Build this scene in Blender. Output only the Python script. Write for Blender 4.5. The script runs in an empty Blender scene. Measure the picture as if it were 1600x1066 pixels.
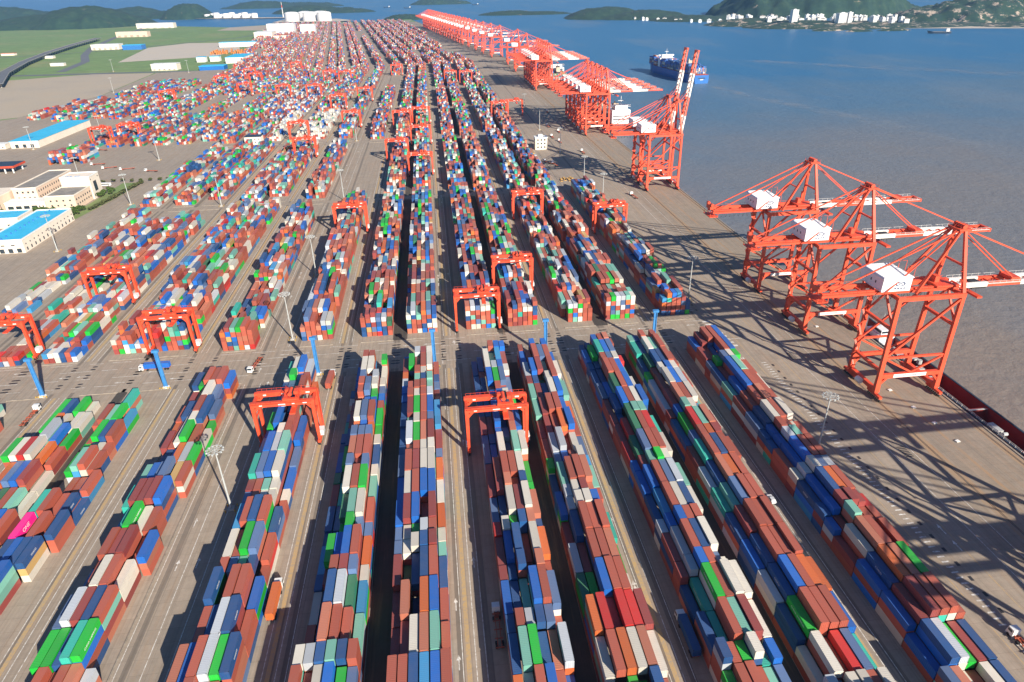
import bpy, bmesh, math, random
import numpy as np
from mathutils import Vector, Matrix

random.seed(7)
rng = np.random.RandomState(11)
SC = bpy.context.scene
COL = SC.collection

# ---------------------------------------------------------------- camera
CAM_H = 167.0
FPX, ROLL, VPX, VPY = 1035.0, math.radians(-1.25), 660.0, -20.0     # focal length (px of a 1600 px frame), roll, vanishing point of the rows
_v = np.array([(VPX-800)/FPX, (533-VPY)/FPX, 1.0]); _v /= np.linalg.norm(_v)
_a = _v[0]*math.sin(ROLL)+_v[1]*math.cos(ROLL); _t = math.atan2(-_a, _v[2])
_U = np.array([math.sin(ROLL)*math.cos(_t), math.cos(ROLL)*math.cos(_t), math.sin(_t)])
CM = np.array([np.cross(_U, _v), _v, _U])
cam = bpy.data.cameras.new('camera'); camo = bpy.data.objects.new('camera', cam); COL.objects.link(camo)
cam.sensor_width = 36.0; cam.lens = 36.0*FPX/1600.0; cam.clip_start = 1.0; cam.clip_end = 200000.0
r, u, d = CM[:, 0], CM[:, 1], CM[:, 2]
camo.matrix_world = Matrix(((r[0], u[0], -d[0], 0), (r[1], u[1], -d[1], 0), (r[2], u[2], -d[2], CAM_H), (0, 0, 0, 1)))
SC.camera = camo
def project(X, Y, Z):
    c = CM.T @ np.array([X, Y, Z-CAM_H]); return 800+FPX*c[0]/c[2], 533-FPX*c[1]/c[2], c[2]

# ---------------------------------------------------------------- sky, sun, exposure
SUN = Vector((0.965, -1.82, 1.0)).normalized()
elev = math.asin(SUN.z); azim = math.atan2(SUN.x, SUN.y)
W = bpy.data.worlds.new('World'); SC.world = W; W.use_nodes = True
nt = W.node_tree; nt.nodes.clear()
sky = nt.nodes.new('ShaderNodeTexSky'); sky.sky_type = 'NISHITA'; sky.sun_disc = False
sky.sun_elevation = elev; sky.sun_rotation = azim; sky.air_density = 1.0; sky.dust_density = 0.1; sky.ozone_density = 6.0
bg = nt.nodes.new('ShaderNodeBackground'); bg.inputs['Strength'].default_value = 0.065
wo = nt.nodes.new('ShaderNodeOutputWorld')
nt.links.new(sky.outputs[0], bg.inputs[0]); nt.links.new(bg.outputs[0], wo.inputs[0])
sun = bpy.data.lights.new('sun', 'SUN'); sun.energy = 5.0; sun.angle = math.radians(0.5); sun.color = (1.0, 0.92, 0.78)
suno = bpy.data.objects.new('sun', sun); COL.objects.link(suno); suno.location = (300, -300, 400)
suno.rotation_euler = SUN.to_track_quat('Z', 'Y').to_euler()
SC.view_settings.view_transform = 'Standard'; SC.view_settings.look = 'None'
SC.view_settings.gamma = 1.0; SC.view_settings.use_curve_mapping = False
SC.view_settings.exposure = 0.85
SC.render.engine = 'CYCLES'
SC.cycles.max_bounces = 5; SC.cycles.diffuse_bounces = 2; SC.cycles.glossy_bounces = 2; SC.cycles.transparent_max_bounces = 6
SC.cycles.volume_bounces = 0

# ---------------------------------------------------------------- materials
def lin(r_, g_, b_):
    f = lambda c: (c/255/12.92) if c/255 <= 0.04045 else ((c/255+0.055)/1.055)**2.4
    return (f(r_), f(g_), f(b_))
def nodes_of(name, rough=0.6, metal=0.0):
    m = bpy.data.materials.new(name); m.use_nodes = True
    n = m.node_tree.nodes; l = m.node_tree.links
    b = n['Principled BSDF']; b.inputs['Roughness'].default_value = rough; b.inputs['Metallic'].default_value = metal
    return m, n, l, b
def noise(n, l, scale, detail=4, coord=None, rough=0.6):
    t = n.new('ShaderNodeTexNoise'); t.inputs['Scale'].default_value = scale; t.inputs['Detail'].default_value = detail; t.inputs['Roughness'].default_value = rough
    if coord is not None: l.new(coord, t.inputs['Vector'])
    return t.outputs[0]
def ramp(n, l, src, stops):
    c = n.new('ShaderNodeValToRGB'); l.new(src, c.inputs[0])
    e = c.color_ramp.elements
    while len(e) < len(stops): e.new(0.5)
    for i, (p, col) in enumerate(stops): e[i].position = p; e[i].color = (*col, 1) if len(col) == 3 else col
    return c.outputs[0]
def mix(n, l, fac, a, b, mode='MIX'):
    m = n.new('ShaderNodeMix'); m.data_type = 'RGBA'; m.blend_type = mode
    for i, s in ((0, fac), (6, a), (7, b)):
        if isinstance(s, (int, float)): m.inputs[i].default_value = s
        elif isinstance(s, tuple): m.inputs[i].default_value = (*s, 1)
        else: l.new(s, m.inputs[i])
    return m.outputs[2]
def geo_pos(n): return n.new('ShaderNodeNewGeometry').outputs['Position']
def obj_co(n): return n.new('ShaderNodeTexCoord').outputs['Object']
def paint(name, rgb, rough=0.55, var=0.25, scale=0.4, metal=0.0):
    """plain paint with uneven fading and grime"""
    m, n, l, b = nodes_of(name, rough, metal)
    f = noise(n, l, scale, 5, geo_pos(n))
    lo = tuple(c*(1-var) for c in rgb); hi = tuple(min(1, c*(1+var*0.6)) for c in rgb)
    l.new(ramp(n, l, f, [(0.3, lo), (0.7, hi)]), b.inputs['Base Color'])
    return m
M = {}
M['crane'] = paint('crane_paint', (0.72, 0.085, 0.034), 0.5, 0.22, 0.25)
M['crane_white'] = paint('crane_white_paint', (0.78, 0.75, 0.70), 0.5, 0.12, 0.3)
M['rtg'] = paint('gantry_paint', (0.74, 0.082, 0.032), 0.5, 0.22, 0.3)
M['house'] = paint('house_cladding', (0.78, 0.78, 0.79), 0.45, 0.08, 0.2)
M['dark'] = paint('dark_steel', (0.035, 0.033, 0.035), 0.6, 0.3, 1.0)
M['rubber'] = paint('rubber', (0.018, 0.018, 0.018), 0.85, 0.2, 2.0)
M['grey'] = paint('galvanised_steel', (0.42, 0.43, 0.42), 0.45, 0.15, 0.8)
M['wire'] = paint('wire_rope', (0.30, 0.06, 0.03), 0.6, 0.2, 1.0)
M['blue'] = paint('blue_post_paint', (0.05, 0.22, 0.50), 0.45, 0.2, 0.5)
M['yellow'] = paint('yellow_paint', (0.55, 0.33, 0.04), 0.6, 0.25, 1.0)
M['white'] = paint('white_paint', (0.78, 0.77, 0.74), 0.55, 0.1, 0.5)
M['logo_blue'] = paint('logo_blue', (0.010, 0.04, 0.13), 0.5, 0.1, 1.0)
M['glass'] = paint('window_glass', (0.035, 0.05, 0.065), 0.12, 0.3, 0.6)
M['cream'] = paint('cream_render', (0.70, 0.52, 0.39), 0.85, 0.10, 0.12)
M['cream2'] = paint('pale_render', (0.76, 0.66, 0.55), 0.85, 0.10, 0.12)
M['roofgrey'] = paint('flat_roof', (0.24, 0.22, 0.20), 0.9, 0.25, 0.15)
M['cyan'] = paint('cyan_roof', (0.045, 0.47, 0.74), 0.5, 0.12, 0.08)
M['bluebox'] = paint('blue_cladding', (0.03, 0.16, 0.45), 0.5, 0.15, 0.2)
M['redroof'] = paint('red_canopy', (0.55, 0.07, 0.03), 0.6, 0.2, 0.3)
M['concrete'] = paint('pale_concrete', (0.44, 0.41, 0.37), 0.9, 0.2, 0.3)
M['kerb'] = paint('kerb_concrete', (0.30, 0.255, 0.21), 0.9, 0.35, 0.6)
M['tank'] = paint('tank_white', (0.80, 0.78, 0.76), 0.5, 0.08, 0.05)
M['cab_white'] = paint('cab_white', (0.75, 0.75, 0.74), 0.35, 0.08, 1.0)
M['chassis'] = paint('chassis_red', (0.40, 0.09, 0.045), 0.7, 0.3, 1.0)
M['hull_blue'] = paint('hull_blue', (0.012, 0.13, 0.42), 0.5, 0.15, 0.05)
M['hull_red'] = paint('hold_red', (0.24, 0.018, 0.016), 0.6, 0.25, 0.15)
M['hull_dark'] = paint('hull_dark', (0.02, 0.035, 0.06), 0.5, 0.2, 0.2)
M['beige'] = paint('deck_beige', (0.55, 0.45, 0.33), 0.7, 0.15, 0.2)
M['bark'] = paint('bark', (0.09, 0.06, 0.04), 0.9, 0.3, 2.0)
M['orange_stack'] = paint('orange_stack', (0.62, 0.22, 0.05), 0.7, 0.25, 0.1)
M['tan_timber'] = paint('tan_spreader', (0.50, 0.30, 0.09), 0.7, 0.25, 0.5)

# container paints: linear base colours
PAL = {
 'r': ('rust-red', (0.375, 0.082, 0.050)), 'm': ('maroon', (0.255, 0.045, 0.042)), 'o': ('orange', (0.56, 0.120, 0.028)),
 'w': ('cream-white', (0.62, 0.57, 0.49)), 'g': ('pale grey', (0.47, 0.50, 0.54)), 'b': ('bright blue', (0.002, 0.118, 0.47)),
 'n': ('navy blue', (0.008, 0.072, 0.225)), 's': ('slate blue', (0.085, 0.155, 0.31)), 'k': ('sky-blue', (0.035, 0.25, 0.50)),
 'G': ('bright green', (0.004, 0.40, 0.035)), 't': ('pale teal', (0.17, 0.43, 0.34)), 'T': ('turquoise', (0.025, 0.40, 0.31)),
 'R': ('scarlet', (0.52, 0.022, 0.020)), 'y': ('tan', (0.48, 0.30, 0.11)), 'd': ('dark green', (0.018, 0.15, 0.075)), 'M': ('magenta', (0.80, 0.012, 0.24)),
 'p': ('salmon-brown', (0.46, 0.150, 0.090))}
WT = {'r': 25, 'm': 7, 'o': 3, 'w': 14, 'g': 6, 'b': 9, 'n': 9, 's': 6, 'k': 2, 'G': 5, 't': 6, 'T': 2, 'R': 1.5, 'y': 1, 'd': 1, 'p': 8}
KEYS = list(WT); PW = np.array([WT[k] for k in KEYS], float); PW /= PW.sum()
def rcol(): return KEYS[rng.choice(len(KEYS), p=PW)]
def container_mat(name, attr):
    m, n, l, b = nodes_of(name, 0.5)
    if attr:
        a = n.new('ShaderNodeAttribute'); a.attribute_name = 'paint'; base = a.outputs['Color']; co = geo_pos(n)
    else:
        o = n.new('ShaderNodeObjectInfo'); base = o.outputs['Color']; co = geo_pos(n)
    f = noise(n, l, 0.35, 6, co, 0.7)
    dirt = ramp(n, l, f, [(0.35, (0, 0, 0)), (0.75, (0.12, 0.12, 0.12))])
    c = mix(n, l, dirt, base, (0.22, 0.15, 0.11))
    g = n.new('ShaderNodeNewGeometry'); sx = n.new('ShaderNodeSeparateXYZ'); l.new(g.outputs['Normal'], sx.inputs[0])
    rz = ramp(n, l, sx.outputs[2], [(0.6, (0, 0, 0)), (0.95, (0.06, 0.06, 0.06))])       # dust and sun-bleach lie on the roofs
    c = mix(n, l, rz, c, (0.46, 0.38, 0.33))
    st = n.new('ShaderNodeMapping'); st.inputs['Scale'].default_value = (3.0, 3.0, 0.25); l.new(co, st.inputs[0])
    streak = ramp(n, l, noise(n, l, 1.0, 4, st.outputs[0], 0.75), [(0.56, (0, 0, 0)), (0.75, (0.20, 0.20, 0.20))])
    c = mix(n, l, streak, c, (0.16, 0.075, 0.04))
    l.new(c, b.inputs['Base Color'])
    return m
M['cont'] = container_mat('container_paint', False)
M['cont_stuff'] = container_mat('container_paint_bulk', True)

def ground_mat(name, base, warm, dark, joints=True, streak=True):
    m, n, l, b = nodes_of(name, 0.88)
    co = geo_pos(n)
    f1 = noise(n, l, 0.012, 6, co, 0.65); f2 = noise(n, l, 0.35, 5, co, 0.7)
    c = ramp(n, l, f1, [(0.32, dark), (0.5, base), (0.68, warm)])
    c = mix(n, l, 0.55, c, ramp(n, l, f2, [(0.25, tuple(x*0.72 for x in base)), (0.75, tuple(min(1, x*1.22) for x in base))]))
    if streak:                                   # tyre-worn streaks along the lanes
        mp = n.new('ShaderNodeMapping'); mp.inputs['Scale'].default_value = (0.9, 0.012, 1); l.new(co, mp.inputs[0])
        s = ramp(n, l, noise(n, l, 1.0, 3, mp.outputs[0], 0.6), [(0.45, (0, 0, 0)), (0.72, (0.5, 0.5, 0.5))])
        c = mix(n, l, s, c, tuple(x*0.55 for x in base))
        mp2 = n.new('ShaderNodeMapping'); mp2.inputs['Scale'].default_value = (0.35, 0.02, 1); mp2.inputs['Location'].default_value = (31, 7, 0); l.new(co, mp2.inputs[0])
        s2 = ramp(n, l, noise(n, l, 1.0, 4, mp2.outputs[0], 0.65), [(0.52, (0, 0, 0)), (0.74, (0.35, 0.35, 0.35))])
        c = mix(n, l, s2, c, (0.34, 0.20, 0.10))
    if joints:
        bk = n.new('ShaderNodeTexBrick'); l.new(co, bk.inputs['Vector']); bk.offset = 0.0
        bk.inputs['Scale'].default_value = 1.0; bk.inputs['Brick Width'].default_value = 5.0; bk.inputs['Row Height'].default_value = 5.0
        bk.inputs['Mortar Size'].default_value = 0.045; bk.inputs['Mortar Smooth'].default_value = 0.3
        bk.inputs['Color1'].default_value = (1, 1, 1, 1); bk.inputs['Color2'].default_value = (0.90, 0.90, 0.90, 1); bk.inputs['Mortar'].default_value = (0.62, 0.6, 0.58, 1)
        c = mix(n, l, 0.9, c, bk.outputs[0], 'MULTIPLY')
    l.new(c, b.inputs['Base Color'])
    return m
M['yard'] = ground_mat('yard_concrete', (0.345, 0.280, 0.222), (0.385, 0.305, 0.228), (0.275, 0.232, 0.195))
M['apron'] = ground_mat('quay_concrete', (0.305, 0.245, 0.190), (0.35, 0.262, 0.180), (0.25, 0.208, 0.17))
M['runway'] = ground_mat('tyre_track', (0.20, 0.165, 0.135), (0.215, 0.17, 0.13), (0.16, 0.135, 0.115), False, True)
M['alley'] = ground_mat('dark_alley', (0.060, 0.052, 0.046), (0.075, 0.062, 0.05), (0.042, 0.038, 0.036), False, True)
M['earth'] = ground_mat('bare_earth', (0.40, 0.33, 0.25), (0.43, 0.33, 0.22), (0.33, 0.28, 0.23), False, False)
M['asphalt'] = ground_mat('asphalt', (0.13, 0.135, 0.15), (0.15, 0.15, 0.15), (0.10, 0.105, 0.12), False, False)
M['sand'] = ground_mat('pale_sand', (0.50, 0.43, 0.35), (0.52, 0.42, 0.32), (0.42, 0.38, 0.33), False, False)
def rust_mat():
    m, n, l, b = nodes_of('rust_stain', 0.9)
    co = geo_pos(n); mp = n.new('ShaderNodeMapping'); mp.inputs['Scale'].default_value = (0.5, 0.05, 1); l.new(co, mp.inputs[0])
    l.new(ramp(n, l, noise(n, l, 1.0, 6, mp.outputs[0], 0.7), [(0.35, (0.27, 0.215, 0.165)), (0.55, (0.34, 0.225, 0.135)), (0.75, (0.25, 0.13, 0.07))]), b.inputs['Base Color'])
    return m
M['rust'] = rust_mat()
def worn(name, rgb, thr):
    """worn road paint: thin places let the concrete show"""
    m, n, l, b = nodes_of(name, 0.8)
    f = noise(n, l, 0.9, 6, geo_pos(n), 0.75)
    l.new(mix(n, l, ramp(n, l, f, [(thr-0.08, (0, 0, 0)), (thr+0.10, (1, 1, 1))]), rgb, (0.33, 0.27, 0.215)), b.inputs['Base Color'])
    return m
M['line_white'] = worn('worn_white_line', (0.72, 0.70, 0.66), 0.52)
M['line_yellow'] = worn('worn_yellow_line', (0.46, 0.31, 0.145), 0.54)
def green_mat(name, a, b_, c_, sc):
    m, n, l, b = nodes_of(name, 0.9)
    co = geo_pos(n); f = noise(n, l, sc, 7, co, 0.68); g = noise(n, l, sc*6, 5, co, 0.7)
    c = ramp(n, l, f, [(0.3, a), (0.52, b_), (0.7, c_)])
    c = mix(n, l, 0.5, c, ramp(n, l, g, [(0.3, tuple(x*0.55 for x in b_)), (0.7, tuple(x*1.3 for x in b_))]))
    l.new(c, b.inputs['Base Color']); return m
M['grass'] = green_mat('rough_grass', (0.12, 0.21, 0.060), (0.16, 0.24, 0.075), (0.29, 0.25, 0.12), 0.004)
M['leaf'] = green_mat('leaves', (0.045, 0.085, 0.018), (0.075, 0.13, 0.022), (0.12, 0.15, 0.030), 0.5)
M['leaf2'] = green_mat('leaves_dull', (0.05, 0.07, 0.02), (0.085, 0.10, 0.03), (0.15, 0.12, 0.05), 0.4)
def hill_mat(name, rock, thr):
    m, n, l, b = nodes_of(name, 0.95)
    co = geo_pos(n)
    f = noise(n, l, 0.03, 8, co, 0.7); q = noise(n, l, 0.020, 8, co, 0.75)
    c = ramp(n, l, f, [(0.3, (0.006, 0.024, 0.018)), (0.5, (0.014, 0.043, 0.026)), (0.72, (0.038, 0.070, 0.034))])
    c = mix(n, l, ramp(n, l, q, [(thr-0.03, (0, 0, 0)), (thr+0.03, (1, 1, 1))]), c, rock)
    l.new(c, b.inputs['Base Color'])
    return m
M['hill'] = hill_mat('scrub_hill', (0.30, 0.23, 0.17), 0.66)
M['rockhill'] = hill_mat('rocky_hill', (0.42, 0.33, 0.26), 0.565)
def water_mat():
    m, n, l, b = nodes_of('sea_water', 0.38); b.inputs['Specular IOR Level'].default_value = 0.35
    co = geo_pos(n); sx = n.new('ShaderNodeSeparateXYZ'); l.new(co, sx.inputs[0])
    # silt brown near, in drifting bands; far blue paints sky reflection into the colour
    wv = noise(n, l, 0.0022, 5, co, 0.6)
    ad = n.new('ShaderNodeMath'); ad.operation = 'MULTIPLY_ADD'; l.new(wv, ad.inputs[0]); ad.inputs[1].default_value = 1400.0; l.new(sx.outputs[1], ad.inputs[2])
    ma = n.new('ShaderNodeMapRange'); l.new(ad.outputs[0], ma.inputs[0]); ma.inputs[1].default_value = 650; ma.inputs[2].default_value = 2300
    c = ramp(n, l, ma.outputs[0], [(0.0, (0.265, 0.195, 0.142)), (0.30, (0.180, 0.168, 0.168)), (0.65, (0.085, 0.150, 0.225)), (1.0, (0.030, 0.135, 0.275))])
    st = n.new('ShaderNodeMapping'); st.inputs['Scale'].default_value = (0.004, 0.0012, 1); st.inputs['Rotation'].default_value = (0, 0, 0.5); l.new(co, st.inputs[0])
    c = mix(n, l, ramp(n, l, noise(n, l, 1.0, 6, st.outputs[0], 0.6), [(0.50, (0, 0, 0)), (0.70, (0.45, 0.45, 0.45))]), c, (0.17, 0.20, 0.24))
    l.new(c, b.inputs['Base Color'])
    h1 = noise(n, l, 0.16, 6, co, 0.62); h2 = noise(n, l, 0.03, 3, co, 0.5)
    s = n.new('ShaderNodeMath'); s.operation = 'MULTIPLY_ADD'; l.new(h2, s.inputs[0]); s.inputs[1].default_value = 1.2; l.new(h1, s.inputs[2])
    bp = n.new('ShaderNodeBump'); bp.inputs['Strength'].default_value = 0.55; bp.inputs['Distance'].default_value = 1.6; l.new(s.outputs[0], bp.inputs['Height'])
    l.new(bp.outputs[0], b.inputs['Normal']); b.inputs['IOR'].default_value = 1.33
    return m
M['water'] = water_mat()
def foam_mat():
    m, n, l, b = nodes_of('churned_water', 0.6)
    b.inputs['Base Color'].default_value = (0.36, 0.38, 0.42, 1)
    co = geo_pos(n); tc = n.new('ShaderNodeAttribute'); tc.attribute_name = 'edge'
    f = ramp(n, l, noise(n, l, 0.03, 6, co, 0.7), [(0.42, (0, 0, 0)), (0.75, (0.7, 0.7, 0.7))])
    l.new(mix(n, l, 1.0, f, tc.outputs['Color'], 'MULTIPLY'), b.inputs['Alpha'])
    return m
M['foam'] = foam_mat()

# ---------------------------------------------------------------- mesh helpers
class MB:
    def __init__(s): s.v = []; s.f = []; s.mi = []
    def quad_box(s, P, mi=0):
        k = len(s.v); s.v += P
        s.f += [(k, k+3, k+2, k+1), (k+4, k+5, k+6, k+7), (k, k+1, k+5, k+4), (k+1, k+2, k+6, k+5), (k+2, k+3, k+7, k+6), (k+3, k, k+4, k+7)]
        s.mi += [mi]*6; return s
    def box(s, x0, x1, y0, y1, z0, z1, mi=0):
        return s.quad_box([(x0, y0, z0), (x1, y0, z0), (x1, y1, z0), (x0, y1, z0), (x0, y0, z1), (x1, y0, z1), (x1, y1, z1), (x0, y1, z1)], mi)
    def beam(s, p, q, w, h=None, w2=None, h2=None, mi=0):
        """box beam from p to q; w across (horizontal), h the other way; may taper to w2 x h2"""
        h = w if h is None else h; w2 = w if w2 is None else w2; h2 = h if h2 is None else h2
        p = Vector(p); q = Vector(q); t = (q-p).normalized()
        up = Vector((0, 0, 1)) if abs(t.z) < 0.95 else Vector((0, 1, 0))
        a = t.cross(up).normalized(); b = a.cross(t).normalized()
        P = []
        for c, ww, hh in ((p, w, h), (q, w2, h2)):
            for i, j in ((-1, -1), (1, -1), (1, 1), (-1, 1)): P.append(tuple(c+a*(i*ww/2)+b*(j*hh/2)))
        return s.quad_box(P, mi)
    def cyl(s, p, q, r0, r1=None, n=8, mi=0, caps=True):
        r1 = r0 if r1 is None else r1
        p = Vector(p); q = Vector(q); t = (q-p).normalized()
        up = Vector((0, 0, 1)) if abs(t.z) < 0.95 else Vector((1, 0, 0))
        a = t.cross(up).normalized(); b = a.cross(t)
        k = len(s.v)
        for c, rr in ((p, r0), (q, r1)):
            for i in range(n):
                an = 2*math.pi*i/n; s.v.append(tuple(c+a*math.cos(an)*rr+b*math.sin(an)*rr))
        for i in range(n):
            j = (i+1) % n; s.f.append((k+i, k+j, k+n+j, k+n+i)); s.mi.append(mi)
        if caps:
            s.f.append(tuple(k+n-1-i for i in range(n))); s.f.append(tuple(k+n+i for i in range(n))); s.mi += [mi, mi]
        return s
    def poly(s, pts, mi=0):
        k = len(s.v); s.v += [tuple(p) for p in pts]; s.f.append(tuple(range(k, k+len(pts)))); s.mi.append(mi); return s
    def mesh(s, name, *mats, smooth=False):
        me = bpy.data.meshes.new(name); me.from_pydata(s.v, [], s.f)
        for m in mats: me.materials.append(M[m] if isinstance(m, str) else m)
        if len(mats) > 1: me.polygons.foreach_set('material_index', s.mi)
        if smooth: me.polygons.foreach_set('use_smooth', [True]*len(me.polygons))
        me.update(); return me
def link(name, me, parent=None, loc=(0, 0, 0), rotz=0.0, color=None):
    o = bpy.data.objects.new(name, me); COL.objects.link(o)
    o.location = loc; o.rotation_euler = (0, 0, rotz)
    if parent is not None: o.parent = parent
    if color is not None: o.color = (*color, 1)
    return o
def tag(o, label=None, cat=None, group=None, kind=None):
    if label: o['label'] = label
    if cat: o['category'] = cat
    if group: o['group'] = group
    if kind: o['kind'] = kind
    return o
def thing(name, label, cat, parts, loc=(0, 0, 0), rotz=0.0, group=None):
    """Empty at the base of a thing; parts = [(name, mesh, loc, rotz, [sub-parts])], mesh data shared between copies"""
    e = link(name, None, None, loc, rotz); tag(e, label, cat, group)
    def put(ps, par):
        for p in ps:
            o = link(p[0], p[1], par, p[2] if len(p) > 2 else (0, 0, 0), p[3] if len(p) > 3 else 0.0)
            if len(p) > 4: put(p[4], o)
    put(parts, e)
    return e
def text_mesh(txt, size, mat, depth=0.02):
    c = bpy.data.curves.new('lettering', 'FONT'); c.body = txt; c.size = size; c.extrude = depth; c.align_x = 'CENTER'; c.align_y = 'CENTER'
    o = bpy.data.objects.new('lettering', c); me = bpy.data.meshes.new_from_object(o)
    bpy.data.objects.remove(o); bpy.data.curves.remove(c)
    me.materials.clear(); me.materials.append(M[mat]); return me
def xform(me, m): me.transform(m); return me

BEND_Y, BEND_K = 1700.0, 0.112                     # past this the whole terminal swings a few degrees to the west
def bend(x, y): return x-max(0.0, y-BEND_Y)*BEND_K
QX = 220.5                                         # quay edge

# ---------------------------------------------------------------- the setting: sea, land, yard
def sheet(name, pts, z, mat):
    me = MB().poly([(x, y, z) for x, y in pts]).mesh(name, mat)
    b = bmesh.new(); b.from_mesh(me); bmesh.ops.triangulate(b, faces=b.faces[:]); 
    for f in b.faces:
        if f.normal.z < 0: f.normal_flip()
    b.to_mesh(me); b.free()
    return tag(link(name, me), kind='structure')
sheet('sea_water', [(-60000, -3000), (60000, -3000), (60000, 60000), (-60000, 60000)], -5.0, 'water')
quay = [(QX, -400), (QX, BEND_Y), (bend(QX, 4100), 4100)]
land = [(-6000, -400)]+quay+[(-90, 4480), (-240, 4180), (-560, 4330), (-800, 4260), (-1020, 4000), (-1200, 4150), (-1520, 4420), (-1850, 5150), (-2150, 5050), (-2500, 4850), (-6000, 4900)]
sheet('grass_plain', land, -0.35, 'grass')
yard = [(-900, -400), (QX-45, -400), (QX-45, BEND_Y), (bend(QX-45, 4080), 4080), (-70, 4300), (-240, 4150), (-560, 4200), (-660, 3300), (-640, 2750), (-560, 2260), (-470, 1930), (-480, 1800), (-640, 1770), (-610, 1390), (-640, 1150), (-900, 900)]
YARD = sheet('container_yard', yard, 0.0, 'yard')
sheet('quay_apron', [(QX-45, -400), (QX, -400), (QX, BEND_Y), (bend(QX, 4080), 4080), (bend(QX-45, 4080), 4080), (QX-45, BEND_Y)], 0.0, 'apron')
m = MB()
for a, b in zip(quay[:-1], quay[1:]):
    m.quad_box([(a[0]-1.2, a[1], -9), (a[0]+0.0, a[1], -9), (b[0]+0.0, b[1], -9), (b[0]-1.2, b[1], -9), (a[0]-1.2, a[1], -0.01), (a[0], a[1], -0.01), (b[0], b[1], -0.01), (b[0]-1.2, b[1], -0.01)])
tag(link('quay_wall', m.mesh('quay_wall', 'concrete')), kind='structure')
m = MB()
for a, b in zip(quay[:-1], quay[1:]):
    m.quad_box([(a[0]-0.7, a[1], -0.3), (a[0]+0.25, a[1], -0.3), (b[0]+0.25, b[1], -0.3), (b[0]-0.7, b[1], -0.3), (a[0]-0.7, a[1], 0.30), (a[0]+0.25, a[1], 0.30), (b[0]+0.25, b[1], 0.30), (b[0]-0.7, b[1], 0.30)])
tag(link('quay_kerb', m.mesh('quay_kerb', 'kerb')), kind='structure')
# bare ground, sand, roads
sheet('bare_earth', [(-1100, 1380), (-700, 1120), (-640, 1160), (-612, 1390), (-645, 1770), (-790, 1790), (-985, 1690)], -0.2, 'earth')
sheet('sand_clearing', [(-850, 2090), (-620, 2200), (-600, 2420), (-690, 2780), (-880, 2820), (-960, 2640)], -0.2, 'sand')
sheet('bare_earth', [(-500, 440), (-350, 470), (-335, 495), (-348, 520), (-600, 560)], 0.03, 'earth')
sheet('mud_flat', [(-1010, 3700), (-700, 3560), (-660, 3900), (-760, 4240), (-1020, 3990)], -0.25, 'earth')
def road(name, pts, w, z, mat='asphalt'):
    L = []; R = []
    for i, p in enumerate(pts):
        a = Vector(pts[max(0, i-1)]); b = Vector(pts[min(len(pts)-1, i+1)]); t = (b-a).normalized(); nrm = Vector((-t.y, t.x))
        L.append((p[0]+nrm.x*w/2, p[1]+nrm.y*w/2)); R.append((p[0]-nrm.x*w/2, p[1]-nrm.y*w/2))
    return sheet(name, L+R[::-1], z, mat)
road('approach_road', [(-1500, 1690), (-985, 1812), (-645, 1795), (-520, 1775)], 26, -0.1)
road('access_road', [(-1560, 4400), (-1330, 3300), (-1180, 2720), (-1060, 2380), (-960, 2150), (-900, 1870)], 22, -0.12)
road('access_road', [(-1400, 2320), (-1060, 2560), (-760, 3060), (-690, 3500)], 14, -0.14, 'asphalt')
road('causeway', [(-1860, 5100), (-1700, 4650), (-1560, 4380)], 30, -0.1, 'sand')

# row geometry ----------------------------------------------------------------
CW, CP = 2.44, 2.78                                # container width, column pitch
ROWX = {'A11': 121.0, 'A10': 88.8, 'A9': 64.6, 'A8': 33.6, 'A7': 10.4, 'A6': -21.8, 'A5': -46.2, 'A4': -78.2, 'A3': -118.0, 'Q': -153.0, 'P': -174.5, 'R': -207.0, 'S': -232.0, 'T': -262.0}
WEST = {'U%d' % i: -290.0-i*27.6 for i in range(13)}
RTGC = {'A11': 127.5, 'A10': 96.6, 'A9': 71.2, 'A8': 41.9, 'A7': 16.9, 'A6': -14.7, 'A5': -40.2, 'A4': -67.8, 'A3': -108.2, 'Q': -143.6, 'P': -167.5, 'R': -200.3, 'S': -225.5, 'T': -253.0}
FIELDS = [(72.0, 285.5), (320.5, 588.0), (603.0, 845.0), (862.0, 1086.0), (1101.0, 1310.0), (1326.0, 1536.0), (1551.0, 1750.0)]
yy = 1768.0
while yy < 4000: FIELDS.append((yy, yy+205)); yy += 222
# painted lines and tyre tracks (thin sheets on the concrete)
wl, yl, rw = MB(), MB(), MB()
def strip(mb, x0, x1, y0, y1, z): mb.poly([(x0, y0, z), (x1, y0, z), (x1, y1, z), (x0, y1, z)])
for k, cx in RTGC.items():
    for f0, f1 in FIELDS[:7]:
        for sx in (-11.75, 11.75):
            strip(rw, cx+sx-0.9, cx+sx+0.9, f0-4, f1+4, 0.006)
for xl in (-60.5, -5.0, 50.8, 106.4, -135.6, -189.8):
    for f0, f1 in FIELDS[:7]:
        strip(yl, xl+3.5, xl+4.8, f0, f1, 0.012)
        for xo in (2.4, 6.1, 9.0): strip(wl, xl+xo, xl+xo+0.22, f0, f1, 0.014)
for f0, f1 in FIELDS[:7]:
    for xo in (-99.0, -84.5, -91.5): strip(wl, xo, xo+0.22, f0, f1, 0.014)
for y0 in (293.5, 301.5, 309.5, 317):               # the cross aisle
    x = -260.0
    while x < 150:
        L = random.uniform(6, 16); strip(wl, x, x+L, y0, y0+0.25, 0.014); x += L+random.uniform(3, 14)
for i in range(46):                                 # arrows
    x = random.uniform(-250, 140); y0 = random.choice((296, 304.5, 312.5))
    strip(wl, x, x+3.2, y0-0.16, y0+0.16, 0.015); wl.poly([(x-1.6, y0, 0.016), (x+0.1, y0-0.7, 0.016), (x+0.1, y0+0.7, 0.016)])
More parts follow.
